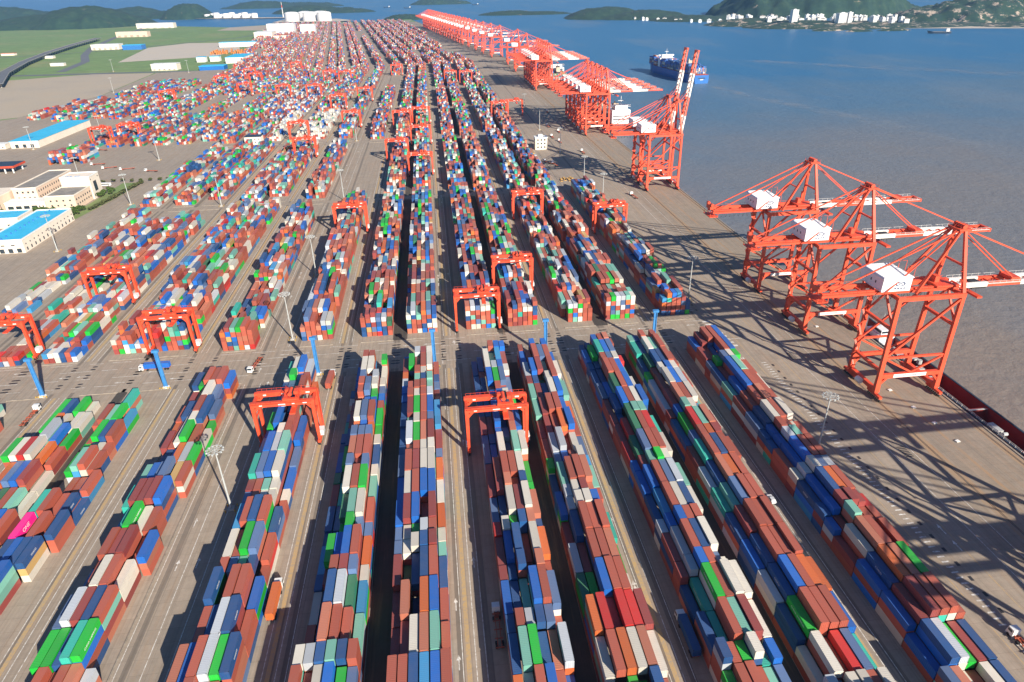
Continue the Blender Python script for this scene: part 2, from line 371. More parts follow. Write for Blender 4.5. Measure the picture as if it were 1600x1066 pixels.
for i in range(70):
    x = random.choice((-88, -94.5, -3.6, 3.0, 52.5, 108.2, 145.5, 163.0)); y0 = random.uniform(110, 800)
    if x > 140: y0 = random.uniform(100, 560)
    strip(wl, x-0.16, x+0.16, y0, y0+3.2, 0.015); wl.poly([(x, y0+4.8, 0.016), (x-0.7, y0+3.1, 0.016), (x+0.7, y0+3.1, 0.016)])
for y0 in np.arange(100, 268, 2.2): strip(wl, 153.2, 155.6, y0, y0+0.55, 0.014)                 # ladder line on the quay side of the last block
for y0 in np.arange(330, 520, 2.2): strip(wl, 139.6, 141.6, y0, y0+0.55, 0.014)
for x0 in (143.6, 150.4, 164.0): strip(yl, x0, x0+0.3, 60, 1700, 0.012)
for x0 in (172.0, 180.5): strip(wl, x0, x0+0.2, 60, 1700, 0.012)
for i in range(9): wl.poly([(141+i*0.5, 316-i*3.6, 0.014), (145+i*0.5, 316-i*3.6, 0.014), (145+i*0.5, 314.4-i*3.6, 0.014), (141+i*0.5, 314.4-i*3.6, 0.014)])
for i in range(8): strip(wl, 139+i*1.0, 139.5+i*1.0, 270.5, 274.5, 0.014)
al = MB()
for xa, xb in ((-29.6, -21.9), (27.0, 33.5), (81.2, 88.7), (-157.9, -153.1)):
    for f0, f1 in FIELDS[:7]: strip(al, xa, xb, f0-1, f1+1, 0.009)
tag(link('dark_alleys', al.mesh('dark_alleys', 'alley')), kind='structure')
tag(link('white_road_lines', wl.mesh('white_road_lines', 'line_white')), kind='structure')
tag(link('yellow_lane_strips', yl.mesh('yellow_lane_strips', 'line_yellow')), kind='structure')
tag(link('gantry_tyre_tracks', rw.mesh('gantry_tyre_tracks', 'runway')), kind='structure')
m = MB()
for xr in (188.7, 217.4):
    for a, b in ((-300, BEND_Y), (BEND_Y, 4050)):
        for xo in (-0.35, 0.18):
            m.quad_box([(bend(xr, a)+xo, a, 0.0), (bend(xr, a)+xo+0.17, a, 0.0), (bend(xr, b)+xo+0.17, b, 0.0), (bend(xr, b)+xo, b, 0.0), (bend(xr, a)+xo, a, 0.05), (bend(xr, a)+xo+0.17, a, 0.05), (bend(xr, b)+xo+0.17, b, 0.05), (bend(xr, b)+xo, b, 0.05)])
rs = MB()
for xr, w in ((188.7, 2.2), (217.4, 1.6), (200.0, 0.7)):
    for a, b in ((-300, BEND_Y), (BEND_Y, 4050)): rs.poly([(bend(xr, a)-w, a, 0.008), (bend(xr, a)+w, a, 0.008), (bend(xr, b)+w, b, 0.008), (bend(xr, b)-w, b, 0.008)])
tag(link('rust_stained_strips', rs.mesh('rust_stained_strips', 'rust')), kind='structure')
tag(link('crane_rails', m.mesh('crane_rails', 'dark')), kind='structure')
# dark ladder dashes beside the ladder line, turning plates in the cross aisle: pieces of the yard
me_dash = MB().box(-0.55, 0.55, -0.9, 0.9, 0, 0.02).mesh('dark_slab', 'dark')
for i in range(26): link('dark_slab', me_dash, YARD, (157.6, 112+i*6.1, 0.004))
for i in range(24): link('dark_slab', me_dash, YARD, (143.2, 330+i*7.0, 0.004))
mb = MB(); ring = [(1.35*math.cos(2*math.pi*i/12), 0.62*math.sin(2*math.pi*i/12)) for i in range(12)]
mb.v = [(x, y, 0) for x, y in ring]+[(x, y, 0.02) for x, y in ring]; mb.f = [tuple(range(12, 24))]+[(i, (i+1) % 12, 12+(i+1) % 12, 12+i) for i in range(12)]; mb.mi = [0]*13
me_plate = mb.mesh('turning_plate', 'dark')
for cx in RTGC.values():
    for sx in (-11.75, 11.75):
        for y0 in (294.6, 297.2, 303.0, 305.6, 311.4, 314.0): link('turning_plate', me_plate, YARD, (cx+sx, y0, 0.012))
me_grate = MB()
for i in range(7): me_grate.box(-1.6, 1.6, i*1.0, i*1.0+0.5, 0, 0.05)
link('drain_grate', me_grate.mesh('drain_grate', 'dark'), YARD, (177.7, 189.0, 0.004)); link('drain_grate', bpy.data.meshes['drain_grate'], YARD, (171.0, 268.0, 0.004))
# low kerbs at the block ends and beside the wide road
m = MB()
for k, x0 in ROWX.items():
    for f0, f1 in FIELDS[:5]:
        if k == 'A11' and f0 > 600: continue
        for yk in (f0-1.2, f1+0.6): m.box(x0-0.5, x0+6*CP+0.3, yk, yk+0.5, 0, 0.32)
m.box(-100.2, -99.8, 60, 284, 0, 0.35); m.box(-100.2, -99.8, 322, 588, 0, 0.35)
tag(link('kerb', m.mesh('kerb', 'kerb')), kind='structure')

# ---------------------------------------------------------------- containers
BAY = 12.46
H_STD, H_HC = 2.59, 2.90
boxes = []                                          # (x0, y0, z0, L, h, colour key, top?, row, field, tiers above)
def smooth_walk(n, lo, hi, step):
    a = np.empty(n); v = random.uniform(lo, hi)
    for i in range(n):
        v += random.uniform(-step, step); v = min(hi, max(lo, v)); a[i] = v
    return a
# the near blocks bay by bay from their far end: container length (4 = forty-foot, 2 = twenty-foot), top paint of each column west to east, tiers
SEQ = {
 'A11': '4 bmrrb. 344540|4 mrsrbr 333443|2 sGswGr 344443|4 nmbtwr 335544|4 tbbrrw 345554|4 mrrprr 345554|4 snwrws 345553|2 nbrrwr 344444|2 nbgtrw 345443|4 rbbrrw 345553|2 wgwsgk 344443|4 nbnorw 345553|2 nbmmmR 345444|2 bmtrrr 334444|4 mwprRr 245544|4 bnopGr 345553|4 bmmrrr 345544',
 'A10': '2 tnror. 445440|4 Tnwtrm 445543|4 ndnnrr 345554|2 Gmwbw. 345540|4 gmwbgr 345554|4 gmprwt 345553|2 mbtwks 345443|4 nGRtpm 345554|2 nsromr 344553|4 mTrnrr 345554|4 gnporr 345553|4 TtsrrB 345553|4 nmrrrb 345552|4 bnrrrw 345552|4 gnbroo 345554|4 nGrrrb 345554'.replace('B', 's'),
 'A9': '2 nnbrpr 334444|4 bGTbsb 345552|2 nnrswR 334444|4 nnrrbt 335553|4 sbdrbw 335544|4 mnbrwb 345555|2 mndttr 334443|4 mRdrRT 344554|4 Rdsrrw 344554|2 bmtGwr 345443|4 bbrsgt 345554|4 nkrwnw 345554|2 gbbrrr 344553|4 mgrnwr 345542|2 mgbrsw 345443|4 nTGrww 235555|4 nTrtmw 335544',
 'A8': '2 r.bGbn 405442|4 brrsrb 445443|4 gbmtrw 455444|2 mndwrt 442443|4 tmnwbt 443554|4 tmrrbo 444543|4 mmrobr 344553|4 rggmws 345243|2 Gsbrwk 344443|4 ntrrpt 244553|2 bgwmpr 345443|2 bgwwbb 345442|4 mnrrrT 245553|4 gmrrpG 335552|4 dGbrrw 335552',
 'A7': '2 nswrbb 124455|4 nnwtkr 234454|2 smwgbw 234444|4 nnbGss 334443|2 nmprns 334442|4 nnbbwG 334554|4 mmbnrb 334254|2 snbspw 334343|4 sbwntw 334255|4 mrrrwG 344553|2 mmppnG 344443|4 snwmwp 334554|2 RwGnpn 344443|4 mbnrwo 344254|2 mnnmpr 334343|4 bntbrs 333554',
 'A6': '2 bdgmw. 335450|4 mGmrwr 454543|2 oorwpn 424543|2 gntnts 434443|2 brrrtm 455543|2 brwrgr 455543|4 nmGrbk 455554|2 ntwrsk 444554|4 ngGpmm 454543|2 nrrwws 444543|4 srmwwo 455543|4 bwrbbw 455553|4 bmbrmo 455253|2 swGgrw 444443|2 swwnmt 444443|4 mdnnrn 423543|4 mpnobr 352553|4 mmwptr 344553',
 'A5': '2 .mrr.G 035504|4 .bww.w 035503|2 nbsogw 134443|2 wmrsws 124443|2 .mrsGb 024443|2 smsbbr 133443|4 TmwsrG 134553|2 nnoboG 234443|2 nnsssw 234443|4 bGprrn 235553|2 ddsmsw 224443|4 mTwrGt 225553|4 nsdtwr 223553|2 nnGGss 223443|4 kGbbro 244553|2 nmrmsw 234443|4 wnngdk 204533|4 rnprrt 224443',
 'A4': '4 .Twbg. 034430|2 .wGbro 034332|4 .nsnrr 033342|4 .sonrr 033342|4 mGbnrb 134253|2 .bbwrb 033443|4 .gbgts 034442|4 gTsbwb 145442|2 wmrtww 133332|2 gsrwwr 133332|4 .krnrn 034443|4 .wrGsr 033443|2 .rstnr 033332|4 .nnrrb 041443|4 .rngnr 033443',
 'A3': '4 nGrrrb 334443|4 mryws. 223430|4 rnsrns 233443|2 omwwnG 223442|4 mrwGrw 223432|4 nnbogG 122333|4 tbssyr 333433|4 Tmmmb. 344440|4 bTGwr. 234330|4 ormmrb 244423|4 srwrw. 234430|4 sgmnr. 344440|4 GGnTG. 333440',
 'Q': '4 ..bT.. 002300|4 rrtGk. 233320|4 GrGnr. 123330|2 mGnwr. 122220|4 .Gtrr. 023320|4 ..rrnr 001110|4 GTrrnn 133221|4 .Mrr.n 032303|4 ynbnn. 233330|4 gsbb.. 344400|2 ...... 000000|4 wow... 342000',
 'P': '4 Gn.Gw. 220210|4 Gow.ww 222122|4 bGTgbG 122432|4 GwRwor 444432|4 wosbmw 233331|4 rndrtw 222221|4 mrnwbr 222222',
 'R': '4 nt.... 220000|4 wtnr.. 231200|4 wnswr. 232220|4 rwormn 222221'}
def stack(row, fi, c, bi, x, y_, L, t, key_top, pal):
    z = 0.02
    for k in range(t):
        h = H_HC if random.random() < 0.45 else H_STD
        key = pal() if pal else rcol()
        if k < t-1 and random.random() < 0.38: key = random.choice('rrrrmpn')      # older boxes sit low in the stacks
        if k == t-1 and key_top: key = key_top
        boxes.append((x+random.uniform(-0.06, 0.06), y_+random.uniform(-0.09, 0.09), z, L, h, key, t-1-k, row, fi, c, bi)); z += h+0.01
def fill_block(row, fi, x0, y0, y1, mean, var, ncol=6, sparse=0.0, pal=None, far=False):
    seq = list(SEQ.get(row, '').split('|')) if fi == 0 else []
    nb = int((y1-y0)/6.24)+2; base = smooth_walk(nb, mean-var, mean+var, var*0.55)
    yv = y1; bi = 0
    while yv-6.2 > y0:
        item = seq.pop(0).split() if seq else None
        if item: forty = item[0] == '4'
        else: forty = random.random() < (0.9 if far else 0.70)
        if forty and yv-12.4 < y0: forty = False
        L = 12.19 if forty else 6.06; yv -= 12.46 if forty else 6.24
        lift = random.choice((-0.5, 0, 0, 0.5))
        for c in range(ncol):
            t = base[bi]+lift+random.uniform(-1.0, 0.6)
            if c in (0, ncol-1): t -= random.choice((0, 0.6, 1))
            if random.random() < sparse: t = random.choice((0, 0, 1, 1, 2))
            t = int(round(max(0, min(5, t)))); key = None
            if item:
                key = item[1][c]
                if len(item) > 2: t = int(item[2][c])
                if row == 'A4' and c == 0 and key == '.': key = 'n'; t = 2
                elif row == 'A4' and 1 <= c <= 4 and t > 0: t = min(5, t+1)
                if key == '.': t = 0; key = None
                elif t == 0: t = 2
                if t and row[0] == 'A' and row not in ('A3', 'A4') and 2 <= c <= 4 and t < 5 and random.random() < 0.75: t += 1
            stack(row, fi, c, bi, x0+c*CP, yv, L, t, key, pal)
        bi += 1
whites = lambda: random.choice('wwwwwwgg') if random.random() < 0.85 else rcol()
far_pal = lambda: random.choice('rrpprRowwgrpb') if random.random() < 0.6 else rcol()
F1P = {'A11': (3.9, 0.7, 0.02), 'A10': (4.4, 0.5, 0.02), 'A9': (4.3, 0.5, 0.02), 'A8': (4.2, 0.5, 0.03), 'A7': (4.2, 0.6, 0.03), 'A6': (4.4, 0.4, 0.01), 'A5': (4.3, 0.6, 0.04), 'A4': (4.0, 0.6, 0.05), 'A3': (3.4, 0.9, 0.08), 'Q': (2.6, 1.0, 0.18), 'P': (2.7, 0.9, 0.12), 'R': (2.8, 0.8, 0.15)}
# hand-read stacks of the near field go in here
for row, (mn, vr, sp) in F1P.items(): fill_block(row, 0, ROWX[row], FIELDS[0][0], FIELDS[0][1]-(10 if row in ('Q', 'P', 'R') else 0), mn, vr, sparse=sp)
for row in ROWX:
    f0, f1 = FIELDS[1]
    mn, vr, sp = {'T': (2.0, 0.8, 0.25), 'S': (2.8, 0.9, 0.15), 'R': (3.2, 0.9, 0.08), 'P': (3.4, 0.8, 0.06), 'Q': (3.6, 0.8, 0.06), 'A3': (3.2, 1.0, 0.1)}.get(row, (4.7, 0.5, 0.02))
    if row == 'T': f0 += 62
    if row in ('S', 'R'): f1 -= 36
    if row == 'A3': f1 -= 30
    fill_block(row, 1, ROWX[row], f0, f1, mn, vr, sparse=sp)
for fi in range(2, len(FIELDS)):
    f0, f1 = FIELDS[fi]; far = f0 > 1200
    for row, x0 in list(ROWX.items())+list(WEST.items()):
        if row == 'A11' and fi < 12 and fi != 1: continue
        if x0 < -300 and fi == 2: continue
        if row[0] == 'U':
            if fi == 2 or x0 < {3: -430, 4: -585, 5: -590, 6: -470}.get(fi, -470+max(-90, (f0-1768)*-0.05)): continue
            if fi == 3: f0 = 885.0
        if random.random() < 0.04: continue
        a, b = f0, f1
        if fi == 3 and row in ('Q', 'P', 'R'): fill_block(row, fi, x0, a+15, b-10, 2.6, 0.6, sparse=0.15, pal=whites); continue
        if fi == 4 and row in ('R', 'S', 'T'): fill_block(row, fi, x0, a, b, 2.8, 0.6, sparse=0.1, pal=lambda: random.choice('wwgnbrr')); continue
        mn = 3.3 if x0 < -120 else 4.1
        if far: mn += 0.2
        fill_block(row, fi, x0, a+random.choice((0, 0, 12.4)), b-random.choice((0, 0, 12.4, 25)), mn, 0.8, sparse=0.05, pal=far_pal if f0 > 1500 else None, far=far)
fill_block('west stack', 3, -428.0, 800.0, 838.0, 4.6, 0.4, ncol=14)
fill_block('west yard', 4, -610.0, 1120.0, 1300.0, 2.4, 0.8, ncol=6, sparse=0.2)

# occupancy, to leave out containers no one can see
tops = {}
for i, bx in enumerate(boxes): tops.setdefault((bx[7], bx[8], bx[9]), []).append(i)
occ = {}
for bx in boxes:
    k = (bx[7], bx[8], bx[9])
    for hb in range(int(round(bx[1]/6.23)), int(round((bx[1]+bx[3])/6.23))+1):
        kk = (k, hb); occ[kk] = max(occ.get(kk, 0), bx[2]+bx[4])
def hidden(bx):
    if bx[6] == 0: return False
    zt = bx[2]+bx[4]; h0 = int(round(bx[1]/6.23)); h1 = int(round((bx[1]+bx[3])/6.23))
    for hb in range(h0, h1+1):
        for dc in (-1, 1):
            if occ.get(((bx[7], bx[8], bx[9]+dc), hb), 0) < zt-0.9: return False
    for hb in (h0-1, h1+1):
        if occ.get(((bx[7], bx[8], bx[9]), hb), 0) < zt-0.9: return False
    return True
boxes = [b for b in boxes if not hidden(b)]
# the 300 that show largest become containers of their own
score = []
for i, b in enumerate(boxes):
    if b[8] > 0: break
    cx, cy, cz = b[0]+CW/2, b[1]+b[3]/2, b[2]+b[4]
    px, py, dep = project(cx, cy, cz)
    if b[6] != 0 or not (5 < px < 1595 and 5 < py < 1062): continue
    score.append(((b[3]*(2.5+1.2*abs(cx)/cy))/dep**2.0, i))
score.sort(reverse=True); indiv = [i for _, i in score[:300]]; ISET = set(indiv)

def container_body(L, h):
    """steel box: corner posts and rails stand proud of corrugated side, end and roof panels"""
    mb = MB(); w = CW; t = 0.10
    for x in (0, w-t):
        for y in (0, L-t): mb.box(x, x+t, y, y+t, 0, h)
        mb.box(x, x+t, t, L-t, 0, 0.14); mb.box(x, x+t, t, L-t, h-0.12, h)
    for y in (0, L-t): mb.box(t, w-t, y, y+t, 0, 0.14); mb.box(t, w-t, y, y+t, h-0.12, h)
    n = int(L/0.55)*2
    ys = [t+(L-2*t)*i/n for i in range(n+1)]
    for side in (0, 1):
        k = len(mb.v)
        for i, y in enumerate(ys):
            dpt = 0.02 if i % 2 else 0.06
            x = dpt if side == 0 else w-dpt
            mb.v += [(x, y, 0.14), (x, y, h-0.12)]
        for i in range(n):
            f = (k+2*i, k+2*i+1, k+2*i+3, k+2*i+2); mb.f.append(f if side == 0 else f[::-1]); mb.mi.append(0)
    k = len(mb.v)
    for i, y in enumerate(ys):
        z = h-(0.012 if i % 2 else 0.034); mb.v += [(t, y, z), (w-t, y, z)]
    for i in range(n): mb.f.append((k+2*i, k+2*i+1, k+2*i+3, k+2*i+2)); mb.mi.append(0)
    xs = [t+(w-2*t)*i/8 for i in range(9)]; k = len(mb.v)
    for i, x in enumerate(xs):
        y = L-(0.02 if i % 2 else 0.07); mb.v += [(x, y, 0.14), (x, y, h-0.12)]
    for i in range(8): mb.f.append((k+2*i, k+2*i+2, k+2*i+3, k+2*i+1)); mb.mi.append(0)
    mb.poly([(t, 0.09, 0.14), (t, 0.09, h-0.12), (w-t, 0.09, h-0.12), (w-t, 0.09, 0.14)])
    for x in (-0.015, w-0.16):
        for y in (-0.015, L-0.16): mb.box(x, x+0.175, y, y+0.175, h-0.10, h+0.012, 1)
    return mb.mesh('container_body', 'cont', 'dark')
def door_leaf(h):
    mb = MB().box(0.02, 1.08, 0.0, 0.05, 0.16, h-0.14)
    for x in (0.3, 0.78): mb.box(x, x+0.05, -0.05, 0.0, 0.16, h-0.14)
    mb.box(0.30, 0.83, -0.045, -0.003, h*0.42, h*0.42+0.06)
    return mb.mesh('door_leaf', 'cont')
CB = {(L, h): container_body(L, h) for L in (6.06, 12.19) for h in (H_STD, H_HC)}
DL = {h: door_leaf(h) for h in (H_STD, H_HC)}
# white lettering bands, read along the long side
def side_text(txt, size):
    me = text_mesh(txt, size, 'white', 0.008)
    return xform(me, Matrix.Rotation(math.radians(90), 4, 'X'))
TXT = {'ONE': side_text('ONE', 2.0), 'G': side_text('CHINA SHIPPING', 0.95), 'n': side_text('COSCO', 0.9), 'T': side_text('CHINA SHIPPING', 0.8), 'w': None}
BLK = {'A11': 'block along the quay apron', 'A10': 'second block from the quay', 'A9': 'third block from the quay', 'A8': 'fourth block from the quay', 'A7': 'fifth block from the quay', 'A6': 'sixth block from the quay', 'A5': 'seventh block from the quay',
       'A4': 'gantry block beside the wide road', 'A3': 'block west of the wide road', 'Q': 'low block holding the magenta container', 'P': 'low block beside a striped bay', 'R': 'westernmost near block'}
near = {}
for b in boxes:
    if b[8] == 0 and b[6] == 0: near.setdefault((b[7], b[9]), []).append(b)
def neighbour(b, dc):
    for q in near.get((b[7], b[9]+dc), []):
        if q[1]-0.5 < b[1]+b[3]/2 < q[1]+q[3]+0.5: return PAL[q[5]][0]
    return None
for i in indiv:
    x0, y0, z0, L, h, key, ab, row, fi, c, bi = boxes[i]
    cname, rgb = PAL[key]
    jit = random.uniform(0.82, 1.15); rgb = tuple(min(1, q*jit) for q in rgb)
    o = link('shipping_container', CB[(L, h)], None, (x0, y0, z0), 0, rgb)
    size = 'long' if L > 7 else 'short'
    wn, en = neighbour(boxes[i], -1), neighbour(boxes[i], 1)
    if wn and en: rel = 'between %s and %s ones' % (wn, en)
    elif wn or en: rel = '%s end, beside a %s one' % ('east' if wn else 'west', wn or en)
    else: rel = 'alone in its bay'
    lab = '%s %s container %s, %s' % (cname, size, rel, BLK[row])
    if len(lab.split()) > 16: lab = '%s container %s, %s' % (cname, rel, BLK[row])
    if len(lab.split()) > 16: lab = lab.replace(' from the quay', ' from quay')
    tag(o, lab, 'container', 'top containers of the ' + BLK[row])
    link('door', DL[h], o, (0.13, 0.035, 0), 0, rgb); link('door', DL[h], o, (1.21, 0.035, 0), 0, rgb)
    tx = 'ONE' if key == 'M' else ('G' if key == 'G' else ('T' if key == 'T' and L > 7 else ('n' if key == 'n' and L > 7 and random.random() < 0.6 else None)))
    if tx and L > 7:
        a = link('lettering', TXT[tx], o, (CW+0.012, L*0.5, h*0.52)); a.rotation_euler = (0, 0, math.radians(90))
        a = link('lettering', TXT[tx], o, (-0.012, L*0.5, h*0.52)); a.rotation_euler = (0, 0, math.radians(-90))
# all the others: one mass of stacked boxes, one paint colour for each box
rest = [b for i, b in enumerate(boxes) if i not in ISET]
def bulk(name, rest, bent=True):
    n = len(rest)
    A = np.array([(b[0], b[1], b[2], b[3], b[4]) for b in rest])
    x0, y0, z0, L, h = A.T; x1, y1, z1 = x0+CW, y0+L, z0+h
    V = np.empty((n, 8, 3))
    for j, (xx, yv, zz) in enumerate([(x0, y0, z0), (x1, y0, z0), (x1, y1, z0), (x0, y1, z0), (x0, y0, z1), (x1, y0, z1), (x1, y1, z1), (x0, y1, z1)]):
        V[:, j, 0] = xx; V[:, j, 1] = yv; V[:, j, 2] = zz
    if bent: V[:, :, 0] -= np.maximum(0, V[:, :, 1]-BEND_Y)*BEND_K
    Fq = np.array([(4, 5, 6, 7), (0, 1, 5, 4), (1, 2, 6, 5), (2, 3, 7, 6), (3, 0, 4, 7)])
    Fa = (np.arange(n)[:, None, None]*8+Fq[None]).reshape(-1)
    me = bpy.data.meshes.new(name); me.vertices.add(n*8); me.vertices.foreach_set('co', V.reshape(-1))
    me.loops.add(len(Fa)); me.loops.foreach_set('vertex_index', Fa.astype(np.int32))
    me.polygons.add(n*5); me.polygons.foreach_set('loop_start', np.arange(0, n*20, 4, dtype=np.int32))
    C = np.ones((n, 4)); C[:, :3] = np.array([PAL[b[5]][1] for b in rest])*rng.uniform(0.78, 1.18, (n, 1))
    at = me.attributes.new('paint', 'FLOAT_COLOR', 'FACE'); at.data.foreach_set('color', np.repeat(np.clip(C, 0, 1), 5, axis=0).reshape(-1))
    me.materials.append(M['cont_stuff']); me.polygons.foreach_set('use_smooth', np.zeros(n*5, dtype=bool)); me.update(); me.validate()
    return me
tag(link('stacked_containers', bulk('stacked_containers', rest)), 'mass of coloured containers stacked in long rows across the terminal', 'containers', None, 'stuff')

# ---------------------------------------------------------------- ship-to-shore cranes
def ellipse_ring(rx, rz, k, n=28):
    mb = MB()
    for i in range(n):
        a = 2*math.pi*i/n; mb.v += [(rx*math.cos(a), 0, rz*math.sin(a)), (rx*k*math.cos(a), 0, rz*k*math.sin(a)*0.9)]
    for i in range(n):
        j = (i+1) % n; mb.f.append((2*i, 2*j, 2*j+1, 2*i+1)); mb.mi.append(0)
    return mb.mesh('oval_ring', 'logo_blue')
def sts_parts(up):
    G = 28.7; P = []
    def add(name, mb, *mats, subs=None, loc=(0, 0, 0)):
        e = (name, mb.mesh(name, *mats), loc, 0.0, subs or []); P.append(e); return e
    leg = lambda x, s: MB().beam((x, s*10.0, 3.2), (x, s*9.8, 12.0), 2.3, 1.9, 1.9, 1.5).beam((x, s*9.8, 12.0), (x, s*9.0, 47.4), 1.9, 1.5, 1.7, 1.4)
    for x in (0, G):
        for s in (-1, 1): add('leg', leg(x, s), 'crane')
    for x in (0, G):
        mb = MB().box(x-0.9, x+0.9, -8.8, 8.8, 2.9, 4.7); add('sill_beam', mb, 'crane')
        for s in (-1, 1):
            b = MB().box(x-0.7, x+0.7, s*9.6-4.6, s*9.6+4.6, 1.5, 2.6).box(x-0.8, x+0.8, s*9.6-1.2, s*9.6+1.2, 2.4, 3.4)
            w = []
            for k in range(8):
                y = s*9.6-4.0+k*1.14
                w.append(('wheel', MB().cyl((x-0.28, y, 0.5), (x+0.28, y, 0.5), 0.45, n=10).mesh('wheel', 'dark')))
            add('bogie', b, 'crane', subs=w)
        cb = MB().cyl((x-1.9, -1.5, 3.6), (x-1.9, 1.5, 3.6), 1.3, n=14) if x == 0 else MB().box(x-1.6, x-0.92, -1, 1, 3, 5)
        add('cable_reel', cb, 'crane_white')
    txtm = [('lettering', xform(text_mesh('SIPG   ZPMC', 1.3, 'logo_blue'), Matrix.Translation((13.7, -10.74, 11.05)) @ Matrix.Rotation(math.radians(90), 4, 'X')))] if not up else []
    for s in (-1, 1):
        add('portal_beam', MB().beam((1.0, s*9.85, 11.0), (G-1.0, s*9.85, 11.0), 1.5, 2.0).poly([(1.0, s*9.85, 10.0), (4.4, s*9.85, 10.0), (1.0, s*9.85, 6.4)]), 'crane')
        add('gusset', MB().beam((0.6, s*9.9, 7.0), (3.6, s*9.9, 10.4), 1.2, 1.0).beam((G-0.6, s*9.9, 7.0), (G-3.6, s*9.9, 10.4), 1.2, 1.0), 'crane')
        add('tie_beam', MB().beam((0.8, s*9.6, 20.0), (G-0.8, s*9.6, 20.0), 0.9, 0.9), 'crane')
        add('diagonal_brace', MB().beam((0.8, s*9.5, 20.6), (G-0.8, s*9.05, 46.2), 0.95, 0.95), 'crane')
        add('lower_brace', MB().beam((0.8, s*9.6, 19.5), (G/2, s*9.8, 12.1), 0.75), 'crane'); add('lower_brace', MB().beam((G-0.8, s*9.6, 19.5), (G/2, s*9.8, 12.1), 0.75), 'crane')
        add('top_beam', MB().beam((-1.0, s*9.0, 48.0), (G+1.0, s*9.0, 48.0), 1.4, 1.9), 'crane')
    add('banner', MB().box(6.0, 21.5, -10.72, -10.62, 10.2, 11.9), 'crane_white', subs=txtm)
    for x, z in ((0, 13.5), (0, 34.0), (0, 48.0), (G, 48.0), (G, 34.0)):
        add('cross_beam', MB().beam((x, -9.0, z), (x, 9.0, z), 1.3, 1.6 if z > 40 else 1.2), 'crane')
    for x in (0, G): add('end_brace', MB().beam((x, -9.2, 34.6), (x, 0, 47.2), 0.8), 'crane'); add('end_brace', MB().beam((x, 9.2, 34.6), (x, 0, 47.2), 0.8), 'crane')
    # landside frame and its stair
    st = MB()
    for k in range(11):
        z0 = 4.0+k*3.9; y0, y1 = (6.6, 9.4) if k % 2 else (9.4, 6.6)
        st.beam((-1.7, y0, z0), (-1.7, y1, z0+3.9), 0.8, 0.12); st.box(-2.2, -0.9, min(y1, y0)-0.9 if y1 < y0 else y1-0.1, (min(y1, y0) if y1 < y0 else y1+0.9), z0+3.85, z0+3.95)
        st.beam((-2.1, y0, z0+1.0), (-2.1, y1, z0+4.9), 0.06)
    add('stair', st, 'crane')
    # twin girders
    for s in (-1, 1):
        add('main_girder', MB().beam((-32.0, s*3.6, 49.6), (G+1.2, s*3.6, 49.6), 1.3, 2.1), 'crane')
    tie = MB()
    for x in range(-31, 29, 6): tie.box(x, x+0.6, -3.0, 3.0, 48.9, 49.6)
    add('girder_ties', tie, 'crane')
    walk = MB()
    for s in (-1, 1):
        walk.box(-32, G, s*4.6-0.5, s*4.6+0.5, 50.1, 50.2)
        for x in range(-32, 30, 4): walk.box(x, x+0.08, s*5.05-0.04, s*5.05+0.04, 50.2, 51.3)
        walk.box(-32, G, s*5.05-0.04, s*5.05+0.04, 51.25, 51.33)
    add('walkway', walk, 'crane')
    mb = MB().box(-34.0, -29.0, -4.8, 4.8, 46.6, 47.0).box(-33.5, -31.5, -3, 3, 50.7, 53.0).box(-31, -29.6, -2, 1.5, 50.7, 52.2)
    for x in (-33.8, -31.5, -29.2):
        for y in (-4.6, 4.6): mb.box(x-0.12, x+0.12, y-0.12, y+0.12, 47.0, 48.7)
    mb.cyl((-32.6, -3.6, 53.4), (-32.6, -1.6, 53.4), 0.9).cyl((-32.6, 1.6, 53.4), (-32.6, 3.6, 53.4), 0.9)
    add('tail_platform', mb, 'crane')
    fest = MB()
    for k in range(20):
        x = -28+k*2.6; fest.beam((x, -5.2, 48.6), (x+0.65, -5.2, 46.6), 0.12); fest.beam((x+0.65, -5.2, 46.6), (x+1.3, -5.2, 48.6), 0.12)
    add('festoon_cables', fest, 'dark')
    # machinery house
    win = MB()
    for y in (-2.0, 1.2, 4.6): win.box(-7.56, -7.49, y, y+0.7, 53.2, 54.3)
    lg = ellipse_ring(2.2, 1.1, 0.74); xform(lg, Matrix.Translation((0.4, -6.58, 54.0)))
    tm = xform(text_mesh('SIPG', 1.15, 'logo_blue'), Matrix.Translation((0.4, -6.56, 54.0)) @ Matrix.Rotation(math.radians(90), 4, 'X'))
    sm = MB()
    for k in range(4): sm.box(-1.9+k*1.35, -1.2+k*1.35, -6.58, -6.53, 51.7, 52.35)
    roof = MB().quad_box([(-7.9, -6.9, 56.6), (5.7, -6.9, 56.6), (5.7, 9.7, 56.6), (-7.9, 9.7, 56.6), (-7.4, -6.4, 57.2), (5.2, -6.4, 57.2), (5.2, 9.2, 57.2), (-7.4, 9.2, 57.2)])
    for k in range(14): roof.box(-7.2, 5.0, -5.8+k*1.1, -5.55+k*1.1, 57.2, 57.26)
    add('machinery_house', MB().box(-7.5, 5.3, -6.5, 9.3, 50.7, 56.6), 'house', subs=[('roof', roof.mesh('roof', 'house')), ('window', win.mesh('window', 'glass')), ('oval_emblem', lg), ('emblem_letters', tm), ('emblem_letters', sm.mesh('emblem_letters', 'logo_blue'))])
    rl = MB()
    for x in (5.5, 9.0):
        for y in (-2, 4): rl.box(x, x+0.14, y, y+0.14, 50.6, 60.0)
    rl.box(5.5, 9.1, -2, -1.86, 59.9, 60.0).box(5.5, 9.1, 4, 4.14, 59.9, 60.0)
    add('aerial_frame', rl, 'crane')
    # apex frame
    ax, az = 25.2, 75.0
